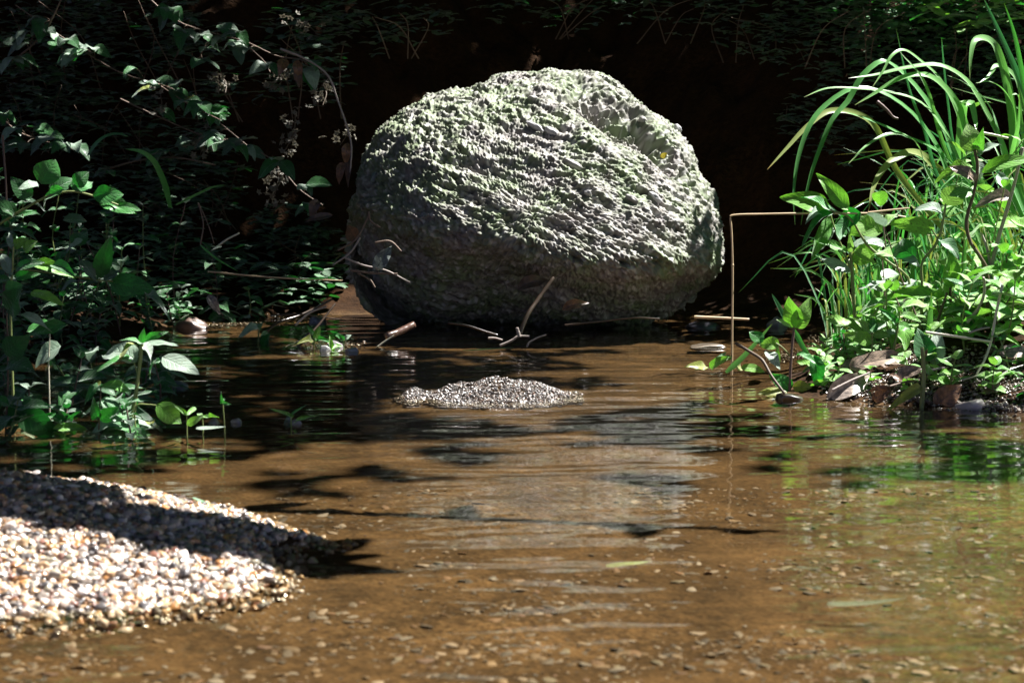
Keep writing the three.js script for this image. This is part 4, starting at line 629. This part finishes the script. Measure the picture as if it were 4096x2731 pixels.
stick('dark stick slanting into the water before the seedlings', -2.86, [[1070, 1425], [1150, 1385], [1240, 1335], [1340, 1215]], 12, M.twigWet, -0.1);
stick('short dark stub beside the yellow-leaved seedling', -2.85, [[1175, 1410], [1210, 1360], [1235, 1335]], 18, M.twigWet);
stick('wet brown reed stub with a pale cut end before the boulder', -2.88, [[1545, 1345], [1600, 1325], [1655, 1298]], 32, std(0.1, 0.055, 0.04, 0.3, { clearcoat: 1 }), -0.03, 'reed_stub', 'reed', 30);
stick('thin straw leaning against the wet reed stub', -2.84, [[1500, 1395], [1535, 1368], [1575, 1342]], 7, M.strawPale);
stick('thick dark branch rising from the water against the boulder foot', -2.86, [[2075, 1345], [2110, 1260], [2150, 1200], [2215, 1110]], 20, M.twigWet, -0.05, 'branch', 'branch');
stick('wet white-lit twig tip at the foot of the dark branch', -2.8, [[2000, 1382], [2050, 1360], [2072, 1345], [2118, 1345]], 10, M.twigGrey);
stick('upright wet knob on the white-lit twig', -2.79, [[2078, 1348], [2072, 1325], [2068, 1310]], 16, M.twigGrey);
stick('short curled twig left of the white-lit one', -2.82, [[1952, 1352], [1980, 1352], [2010, 1360]], 9, M.twigGrey);
stick('forked wet twig tip right of the white-lit one', -2.8, [[2108, 1388], [2115, 1372], [2150, 1350], [2185, 1338]], 9, M.twigGrey);
stick('brown twig lying in the dark along the boulder foot', -2.85, [[1790, 1290], [1860, 1300], [1940, 1325], [1990, 1340]], 10, M.twigWet);
stick('long thin twig trailing right along the boulder foot', -2.86, [[2260, 1300], [2400, 1285], [2540, 1270], [2640, 1275]], 8, M.twigWet);
stick('short horizontal straw floating behind the bent straw', -2.8, [[2778, 1267], [2880, 1271], [2998, 1277]], 12, M.straw);
stick('dark crooked twig dipping into the water by the young plant', -2.28, [[2942, 1372], [3010, 1412], [3050, 1440], [3085, 1500], [3140, 1575]], 14, M.stemDark, 0.05);
stick('pale straw lying across the upright dock leaf', -2.22, [[3705, 1328], [3800, 1342], [3900, 1356], [3968, 1366]], 12, M.strawPale);
stick('long pale grass stalk leaning down over the litter', -2.25, [[4012, 1140], [3985, 1260], [3965, 1370], [3940, 1440], [3908, 1497]], 12, M.strawPale, 0.04);
stick('bleached forked twig rising through the grassy bank', -2.5, [[3935, 1215], [3960, 1100], [3990, 970], [4020, 870], [4060, 730], [4092, 590]], 18, M.twigGrey, 0.05);
stick('bleached side fork of the tall twig on the grassy bank', -2.49, [[3965, 1060], [3945, 980], [3925, 930]], 14, M.twigGrey);
stick('crooked bleached twig hooked through the lower herbs', -2.3, [[3870, 1290], [3910, 1240], [3935, 1190], [3940, 1130], [3935, 1110]], 14, M.twigGrey, 0.02);
stick('dark leaning stem beneath the ribbed upright leaf', -2.38, [[3745, 1310], [3770, 1230], [3790, 1170]], 12, M.stemDark);
stick('thick grey root arching out of the clay below the herbs', -2.42, [[3605, 1230], [3640, 1195], [3680, 1165], [3720, 1150]], 28, M.twigGrey);
stick('white peeled stick in the upper grass', -2.62, [[3925, 530], [3980, 540], [4035, 553]], 12, M.strawPale);
stick('violet-brown dry stem in the dark behind the grass', -2.95, [[3510, 405], [3550, 440], [3575, 468], [3595, 475]], 13, M.stemPurple);
for (const [a, b, c, d, r] of [[3480, 1600, 3620, 1560, 7], [3560, 1545, 3680, 1520, 9], [3850, 1520, 4060, 1470, 8], [3760, 1580, 3860, 1520, 8], [4000, 1500, 4096, 1460, 7], [3900, 1560, 4010, 1490, 6], [3880, 1330, 3960, 1310, 10], [3330, 1560, 3480, 1490, 10], [3700, 1490, 3790, 1470, 10], [3990, 1580, 4010, 1640, 8], [3740, 1590, 3770, 1655, 12], [3620, 1480, 3700, 1500, 8]]) tag(stick('', -2.2, [[a, b], [(a + c) / 2 + 4, (b + d) / 2 - 5], [c, d]], r, [M.twigWet, M.twig, M.twigGrey, M.straw][(a + b) % 4], -0.02), 'short wet twig strewn in the litter on the mud', 'twig', 'twigs in the bank litter');
{ // bent straw
  const z = -2.47, first = atZ(2928, 1440, z), L = (p, dz = 0) => p.map(([x, y]) => atZ(x, y, z + dz).sub(first)), t = thing('bent_straw', 'thin dry straw standing in the water, bent at a right angle and forked', 'straw', first), k = 1 / PPM(z);
  mesh('upright', tube(L([[2928, 1500], [2930, 1260], [2931, 1060], [2927, 930], [2922, 868]]), 4.6 * k, 3.8 * k, 16, 7, 0.05), M.straw, t);
  mesh('cross_piece', tube(L([[2921, 866], [2930, 861], [3050, 856], [3250, 853], [3480, 853]]), 3.8 * k, 4 * k, 18, 7, 0.05), M.straw, t);
  mesh('fork', tube(L([[3475, 850], [3560, 840], [3640, 832]]), 4.5 * k, 3 * k, 8, 6), M.straw, t); mesh('fork', tube(L([[3478, 852], [3560, 858], [3625, 868]]), 4.5 * k, 3 * k, 8, 6), M.straw, t);
  const kn = mesh('node', new THREE.SphereGeometry(6 * k, 10, 8), M.straw, t); kn.position.copy(atZ(2931, 1060, z).sub(first));
}
function bladeAlone(label, z, pts, w, face, mat, dz = 0) { const first = atZ(pts[0][0], pts[0][1], z), k = 1 / PPM(z), hint = UPV.clone().multiplyScalar(1 - face).addScaledVector(CAMV, face).normalize(); const m = mesh('loose_grass', ribbon(pts.map(([x, y], i) => atZ(x, y, z + dz * i / (pts.length - 1)).sub(first)), w * k, hint, 22), mat); m.position.copy(first); return tag(m, label, 'grass'); }
bladeAlone('wide dark green blade arching down in the left thicket', -2.6, [[680, 830], [655, 730], [610, 640], [560, 605], [500, 596]], 24, 0.8, M.blade[0], 0.05);
bladeAlone('pale grass blade curving over in the dim left thicket', -2.7, [[350, 620], [385, 570], [430, 540], [480, 535], [515, 548]], 18, 0.5, M.blade[2]);
bladeAlone('lit grass blade pointing right above the dark hollow', -2.7, [[700, 820], [790, 775], [850, 748], [900, 740]], 14, 0.5, M.blade[1]);
bladeAlone('thin dim blade slanting down in the dark hollow', -2.75, [[800, 980], [860, 1030], [950, 1085]], 9, 0.6, M.blade[0]);
bladeAlone('white-lit grass blade floating before the boulder', -2.66, [[1850, 1402], [1950, 1396], [2060, 1388]], 16, 0.15, M.blade[1]);
bladeAlone('green grass blade crossing behind the young plant into the water', -2.35, [[2905, 1490], [2980, 1420], [3090, 1295]], 22, 0.8, M.blade[1]);
bladeAlone('pointed blade standing up left of the two round leaves', -2.33, [[3150, 1290], [3120, 1230], [3088, 1174]], 18, 0.7, M.blade[2]);
bladeAlone('green blade slanting down right of the young plant', -2.31, [[3178, 1320], [3215, 1390], [3262, 1460]], 22, 0.8, M.blade[0]);
bladeAlone('broad upright blade rising from the clay', -2.36, [[3715, 1420], [3720, 1320], [3728, 1170]], 30, 0.9, M.blade[1]);
bladeAlone('cut green blade lying on the near gravel edge', -1.55, [[770, 1990], [850, 2020], [960, 2045]], 14, 0.3, M.blade[2]);
bladeAlone('white leaf strip floating by the seedlings', -1.94, [[783, 1712], [840, 1710], [902, 1706]], 26, 0.3, PA[1]);
bladeAlone('yellow-green willow leaf drifting on the near water', -1.36, [[2425, 2262], [2500, 2255], [2600, 2246]], 22, 0.35, Y[0]);
bladeAlone('sunken olive leaf under the near water', -1.22, [[3310, 2415], [3450, 2412], [3630, 2392]], 30, 0.3, leafMat(0.13, 0.13, 0.05, { coat: 0.1, tr: 0.1 }));
// fallen leaves
function fallen(label, z, a, b, w, face, mat, geo, name = 'fallen_leaf') { const p = atZ(a[0], a[1], z), t = thing(name, label, 'leaf', p); putLeaf(t, v3(0, 0, 0), atZ(b[0], b[1], z + 0.01).sub(p), w / PPM(z), face, mat, geo, 0, 'leaf_blade'); return t; }
const CUP = leafShape({ w: 0.55, curl: 0.6, fold: 0.55, wave: 0.05, seed: 91 }), FLAT = leafShape({ w: 0.6, curl: 0.2, fold: 0.2, wave: 0.05, seed: 92 });
fallen('large pale folded dead leaf at the mud\'s edge in the water', -2.24, [3310, 1592], [3510, 1478], 92, 0.75, M.deadPale, CUP);
fallen('glossy orange-brown leaf tilted against the mud', -2.18, [3740, 1622], [3850, 1540], 92, 0.85, M.dead[1], FLAT);
fallen('small curled rust-coloured leaf on the mud', -2.22, [3480, 1565], [3610, 1555], 40, 0.5, M.dead[1], CUP);
fallen('reddish sodden leaf under the rust-coloured one', -2.2, [3490, 1600], [3560, 1560], 50, 0.8, M.dead[0], FLAT);
fallen('pale broad leaf lying on the far litter', -2.24, [4000, 1410], [4130, 1400], 70, 0.6, M.deadPale, FLAT);
fallen('curled grey dead leaf hung on the bleached twig', -2.48, [4050, 790], [3920, 780], 60, 0.6, M.deadPale, CUP);
fallen('pale clay-coloured leaf resting below the bushy herb', -2.3, [3400, 1470], [3640, 1400], 90, 0.5, M.dead[3], FLAT);
fallen('cream dead leaf beside the snapped stalk', -2.2, [3590, 1500], [3690, 1468], 56, 0.7, M.dead[3], FLAT);
fallen('blue-grey dead leaf among the twigs on the boulder\'s left foot', -2.88, [1500, 1080], [1560, 985], 60, 0.85, leafMat(0.24, 0.32, 0.33, { tr: 0.1, map: deadMap }), FLAT);
fallen('pale curled leaf above the wet stones left', -2.9, [830, 1180], [880, 1250], 40, 0.7, M.deadPale, CUP);
fallen('tiny yellow leaf stuck on the boulder', -3.0, [2645, 630], [2665, 612], 22, 0.9, Y[1], FLAT);
fallen('torn orange-lit bark flake at the boulder foot', -2.84, [2250, 1240], [2350, 1192], 44, 0.7, M.dead[1], CUP, 'bark_flake');
fallen('brown leaf tip in the dark against the boulder', -2.93, [2070, 1155], [2190, 1095], 56, 0.7, M.dead[2], CUP);
// twigs at the boulder's left foot
{ const R = rng(5); for (const p of [[[1350, 1000], [1420, 960], [1475, 860]], [[1475, 845], [1480, 880], [1520, 910]], [[1380, 1030], [1450, 1060], [1540, 1080], [1640, 1130]], [[1400, 1080], [1470, 1090], [1590, 1095]], [[1440, 950], [1400, 1010], [1330, 1060]], [[1500, 970], [1560, 965], [1605, 1005]], [[1430, 1090], [1480, 1120], [1500, 1150]]]) tag(stick('', -2.88, p, 9, R() < 0.5 ? M.twigGrey : M.twig), 'thin dry twig tangled at the left foot of the boulder', 'twig', 'twigs at the boulder foot'); }
// wet stones breaking the surface
const stoneAt = (label, px, py, wpx, hpx, m, seed, y0 = 0) => { const Rc = rng(seed * 13 + 5), CUT = []; for (let i = 0; i < 9; i++) CUT.push([v3(Rc.g(), Rc.g(), Rc.g()).normalize(), Rc.r(0.72, 1.05)]); const p = atY(px, py, y0), k = 1 / PPM(p.z), g = mergeVertices(new THREE.IcosahedronGeometry(1, 5).deleteAttribute('uv').deleteAttribute('normal')), q = g.attributes.position; for (let i = 0; i < q.count; i++) { const a = v3(q.getX(i), q.getY(i), q.getZ(i)), s = Math.min(1.2, ...CUT.map(([n, h]) => { const c = n.dot(a); return c > 0.05 ? h / c : 9; })) * (1 + 0.07 * noise(a.x * 3, a.y * 3 + seed, a.z * 3) + 0.03 * noise(a.x * 9, a.y * 9 + seed, a.z * 9)); q.setXYZ(i, a.x * s * wpx * k * 0.5, a.y * s * hpx * k, a.z * s * wpx * k * 0.42); } g.computeVertexNormals(); const o = mesh('wet_stone', g, m); o.position.copy(p); o.position.y -= hpx * k * 0.12; return tag(o, label, 'stone'); };
const wet = (r, g, b) => std(r * 0.6, g * 0.6, b * 0.6, 0.4, { clearcoat: 1, clearcoatRoughness: 0.08 });
stoneAt('rounded purple-brown stone at the far left waterline', 770, 1312, 125, 44, wet(0.2, 0.13, 0.1), 1);
stoneAt('flat wet stone breaking the surface left of the grit', 700, 1545, 90, 22, wet(0.22, 0.22, 0.24), 2);
stoneAt('small shiny stone beside the leggy seedling', 855, 1692, 40, 22, wet(0.3, 0.27, 0.24), 3);
stoneAt('small domed stone right of the leggy seedling', 942, 1692, 42, 22, wet(0.32, 0.28, 0.26), 4);
stoneAt('pale wet stone under the tiny perched seedling', 1182, 1694, 46, 26, wet(0.4, 0.36, 0.35), 5);
stoneAt('green-filmed wet stone under the tiny perched seedling', 1150, 1690, 34, 24, wet(0.1, 0.16, 0.1), 6);
stoneAt('low dark stone in the water right of the boulder', 2820, 1308, 140, 22, wet(0.07, 0.07, 0.09), 7);
stoneAt('flat tan stone just awash before the dark one', 2830, 1386, 140, 13, wet(0.24, 0.19, 0.14), 8);
stoneAt('round glinting stone behind the young plant', 3110, 1305, 75, 45, wet(0.3, 0.3, 0.33), 9);
stoneAt('knobbly brown clod at the tip of the bank', 3330, 1365, 90, 45, wet(0.13, 0.085, 0.05), 10);
stoneAt('dark glistening clod behind the bushy herb', 3410, 1350, 110, 55, wet(0.1, 0.07, 0.05), 11);
stoneAt('pale rounded clay lump on the bank', 3660, 1330, 230, 100, std(0.3, 0.27, 0.25, 0.7), 12, 0.01);
stoneAt('bright white wet stone at the mud\'s edge', 3885, 1635, 110, 52, wet(0.55, 0.48, 0.46), 13);
stoneAt('grey wet stone at the far sticks', 1270, 1290, 60, 34, wet(0.16, 0.16, 0.18), 14);
stoneAt('pale wet stone behind the grey-leaved seedling', 1345, 1388, 70, 26, wet(0.34, 0.32, 0.33), 15);
stoneAt('small white stone right of the seedlings', 1405, 1405, 50, 18, wet(0.45, 0.44, 0.46), 16);
stoneAt('rounded white pebble left of the seedlings', 1296, 1402, 46, 20, wet(0.4, 0.4, 0.38), 17);
stoneAt('mud-brown clod under the young plant', 3150, 1595, 110, 34, wet(0.06, 0.045, 0.03), 18);
stoneAt('dark stone set in the shadowed mud pocket', 4030, 1620, 130, 40, wet(0.04, 0.03, 0.022), 19);
{ // wet grit and crumbs along the waterlines: uncountable
  const R = rng(66), L = [];
  const strip = (x0, y0, x1, y1, n, j, s0, s1, up) => { for (let i = 0; i < n; i++) { const f = R(), p = onGround(mix(x0, x1, f) + R.g() * 20, mix(y0, y1, f) + R.g() * j); const s = s0 * Math.pow(s1 / s0, R() * R()); p.y = Math.max(H(p.x, p.z), -0.004) + s * R.r(-0.2, 0.7) * up; const k = R.r(0.25, 1), c = R() < 0.3 ? [0.34, 0.29, 0.24] : [0.15, 0.1, 0.065]; L.push({ p, r: [R.r(0, 6), R.r(0, 6), R.r(0, 6)], s, c: c.map((q) => q * k) }); } };
  strip(690, 1318, 1020, 1308, 380, 7, 0.001, 0.0034, 1); strip(1240, 1400, 1440, 1395, 160, 12, 0.001, 0.0035, 1); strip(3250, 1380, 3480, 1390, 420, 22, 0.001, 0.0035, 1); strip(3060, 1440, 3340, 1440, 300, 18, 0.001, 0.0035, 1);
  strip(3300, 1560, 4096, 1640, 1500, 26, 0.0009, 0.0034, 1); strip(3500, 1530, 4096, 1540, 1500, 40, 0.0009, 0.0034, 1); strip(3600, 1450, 4096, 1450, 700, 40, 0.001, 0.0035, 1); strip(1050, 1290, 1260, 1285, 160, 14, 0.001, 0.0034, 1);
  const t = thing('wet_grit', 'wet grit and crumbs of soil strewn along the muddy waterlines', 'grit'); t.userData.kind = 'stuff'; massOf('crumbs', L, massMat, t);
}
{ // dead leaf scraps and straw on the grassy bank
  const R = rng(67);
  for (let i = 0; i < 70; i++) { const z = R.r(-3.0, -2.17), x = R.r(0.36, 0.8); if (sdPoly(RIGHT, x, z) < 0.02 || Math.abs(x / z) > 0.28) continue; const a = R.r(0, 6.28), L = R.r(0.012, 0.035), p = v3(x, H(x, z) + 0.003, z), t = thing('litter_leaf', 'small dry leaf scrap lying in the litter of the grassy bank', 'leaf', p, 'leaf scraps on the bank'); putLeaf(t, v3(0, 0, 0), v3(Math.cos(a), R.r(-0.05, 0.3), Math.sin(a)).multiplyScalar(L), L * R.r(0.3, 0.6), R.r(0, 0.5), R.pick([...M.dead, M.deadPale]), R.pick(LEAF), 0, 'leaf_blade'); }
  for (let i = 0; i < 46; i++) { const z = R.r(-2.95, -2.3), x = R.r(0.42, 0.8); if (sdPoly(RIGHT, x, z) < 0.05 || Math.abs(x / z) > 0.28) continue; const a = R.r(-0.6, 0.6), L = R.r(0.03, 0.09), y = H(x, z) + R.r(0.005, 0.04), d = v3(Math.cos(a), R.g() * 0.12, Math.sin(a)).multiplyScalar(L), m = mesh('dry_stalk', tube([v3(0, 0, 0), d.clone().multiplyScalar(0.5).add(v3(0, 0.004, 0)), d], 0.0011, 0.0007, 6, 5), R() < 0.7 ? M.strawPale : M.straw); m.position.set(x, y, z); tag(m, 'bleached dry stalk lying among the grass of the bank', 'straw', 'dry stalks on the bank'); }
}
// ---------------------------------------------------------------- creepers of small leaves on the shaded far bank
function creeper(label, cx, cy, z, rx, ry, n, mats, seed, ls, group, depth = 0.12, wild = false) {
  const R = rng(seed), first = atZ(cx, cy, z); const t = thing('creeper', label, 'plant', first, group), k = 1 / PPM(z), by = [[], [], []];
  for (let s = 0; s < (wild ? 9 : 4); s++) { const p = v3(R.g() * rx * k * 0.5, -ry * k * 0.9, -depth); if (wild) p.set(p.x * 0.5 + 0.12, H(first.x + p.x * 0.5 + 0.12, first.z - 0.02) - first.y - 0.02, -0.02); const e = v3(R.g() * rx * k * 0.7, ry * k * R.r(0.2, 0.8), R.r(0, depth)); mesh('stem', tube([p, p.clone().lerp(e, 0.5).add(v3(R.g() * 0.02, 0.02, 0)), e], wild ? 0.005 : 0.0013, wild ? 0.002 : 0.0006, 10, 5), M.twig, t); }
  for (let i = 0; i < n; i++) {
    const a = R.r(0, 6.28), r = Math.sqrt(R()), p = wild ? v3(Math.cos(a) * r * rx * k, Math.sin(a) * r * ry * k, R.r(-depth, depth)) : onGround(cx + Math.cos(a) * r * rx, cy + Math.sin(a) * r * ry, 2.5, 0.02).add(v3(0, R.r(0, 0.05), R.r(0, 0.13))).sub(first), L = ls * R.r(0.6, 1.3), az = R.r(0, 6.28);
    for (let q = 0; q < 3; q++) { const d = v3(Math.cos(az + q * 2.1), R.r(-0.3, 0.35), Math.sin(az + q * 2.1)).normalize(), x = v3(0, 0, 0).copy(d).cross(v3(R.g() * 0.3, 1, R.g() * 0.3)).normalize(), zz = x.clone().cross(d), g = SMALL.clone().applyMatrix4(new THREE.Matrix4().makeBasis(x.multiplyScalar(L), d.clone().multiplyScalar(L), zz.multiplyScalar(L)).setPosition(p)); by[Math.floor(R() * 3)].push(g); }
  }
  by.forEach((g, i) => { if (g.length) mesh('foliage', mergeGeometries(g), mats[i % mats.length], t).userData.kind = 'stuff'; });
}
const SMALL = (() => { const g = new THREE.PlaneGeometry(0.55, 1, 2, 3), p = g.attributes.position; for (let i = 0; i < p.count; i++) { const v = p.getY(i) + 0.5; p.setXYZ(i, p.getX(i) * Math.pow(Math.sin(Math.PI * clamp(v * 0.92 + 0.05)), 0.7), v, 0.2 * Math.abs(p.getX(i)) - 0.12 * v * v); } g.computeVertexNormals(); return g; })();
{
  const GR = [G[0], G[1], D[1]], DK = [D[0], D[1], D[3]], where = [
    [3500, 100, 230, 130, 90, GR, 'in the upper right dapple'], [3250, 230, 260, 120, 80, DK, 'behind the drooping grass tips'], [3780, 120, 180, 160, 80, GR, 'above the arching grass'], [3960, 60, 160, 160, 80, GR, 'at the upper right corner'], [3560, 330, 240, 120, 80, GR, 'just behind the grass crest'], [3880, 330, 150, 130, 70, GR, 'behind the hooked blade'], [3300, 520, 200, 140, 70, DK, 'in the dark hollow beneath the grass'], [3020, 120, 220, 130, 50, DK, 'above the boulder\'s right'], [2700, 60, 260, 110, 60, DK, 'on the dim bank above the boulder'], [2200, 60, 330, 90, 50, DK, 'on the darkest part of the far bank'],
    [200, 180, 260, 200, 110, [D[0], D[2], G[2]], 'in the upper left thicket'], [560, 150, 260, 200, 90, [D[0], D[2], D[1]], 'behind the arching brambles'], [160, 480, 230, 170, 100, DK, 'down the left thicket'], [480, 520, 250, 180, 80, DK, 'in the thicket\'s dark middle'], [860, 320, 240, 180, 60, DK, 'behind the dried blossoms'], [520, 880, 230, 160, 80, DK, 'in the hollow under the broad leaves'], [760, 1120, 180, 130, 70, [G[2], D[0], D[1]], 'over the far left waterline'], [1180, 1060, 230, 170, 130, DK, 'thickened to darken the gap left of the boulder'], [300, 1150, 260, 160, 90, DK, 'low behind the left herbs'], [800, 760, 200, 190, 120, DK, 'added to darken the sunlit soil below the brambles'], [1240, 260, 180, 230, 90, DK, 'on the bare bank left of the boulder\'s crown'], [1560, 120, 260, 110, 60, DK, 'above the boulder\'s left shoulder'], [3450, 130, 260, 140, 110, GR, 'thickest behind the grass'], [3850, 230, 220, 160, 100, GR, 'among the far twigs at right']];  // mats over sunlit soil near the boulder and brambles are added to darken it
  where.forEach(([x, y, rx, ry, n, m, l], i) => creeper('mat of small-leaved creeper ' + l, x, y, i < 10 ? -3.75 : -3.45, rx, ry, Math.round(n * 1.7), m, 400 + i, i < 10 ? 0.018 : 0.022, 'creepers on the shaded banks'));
  // sunlit shrub beyond the right edge, seen only as green in the water
  creeper('sunlit leafy shrub at the top of the grassy bank', 4000, -330, -3.45, 520, 430, 560, [B[0], B[1], G[1]], 990, 0.035, null, 0.3, true);
}
renderer.render(scene, camera);
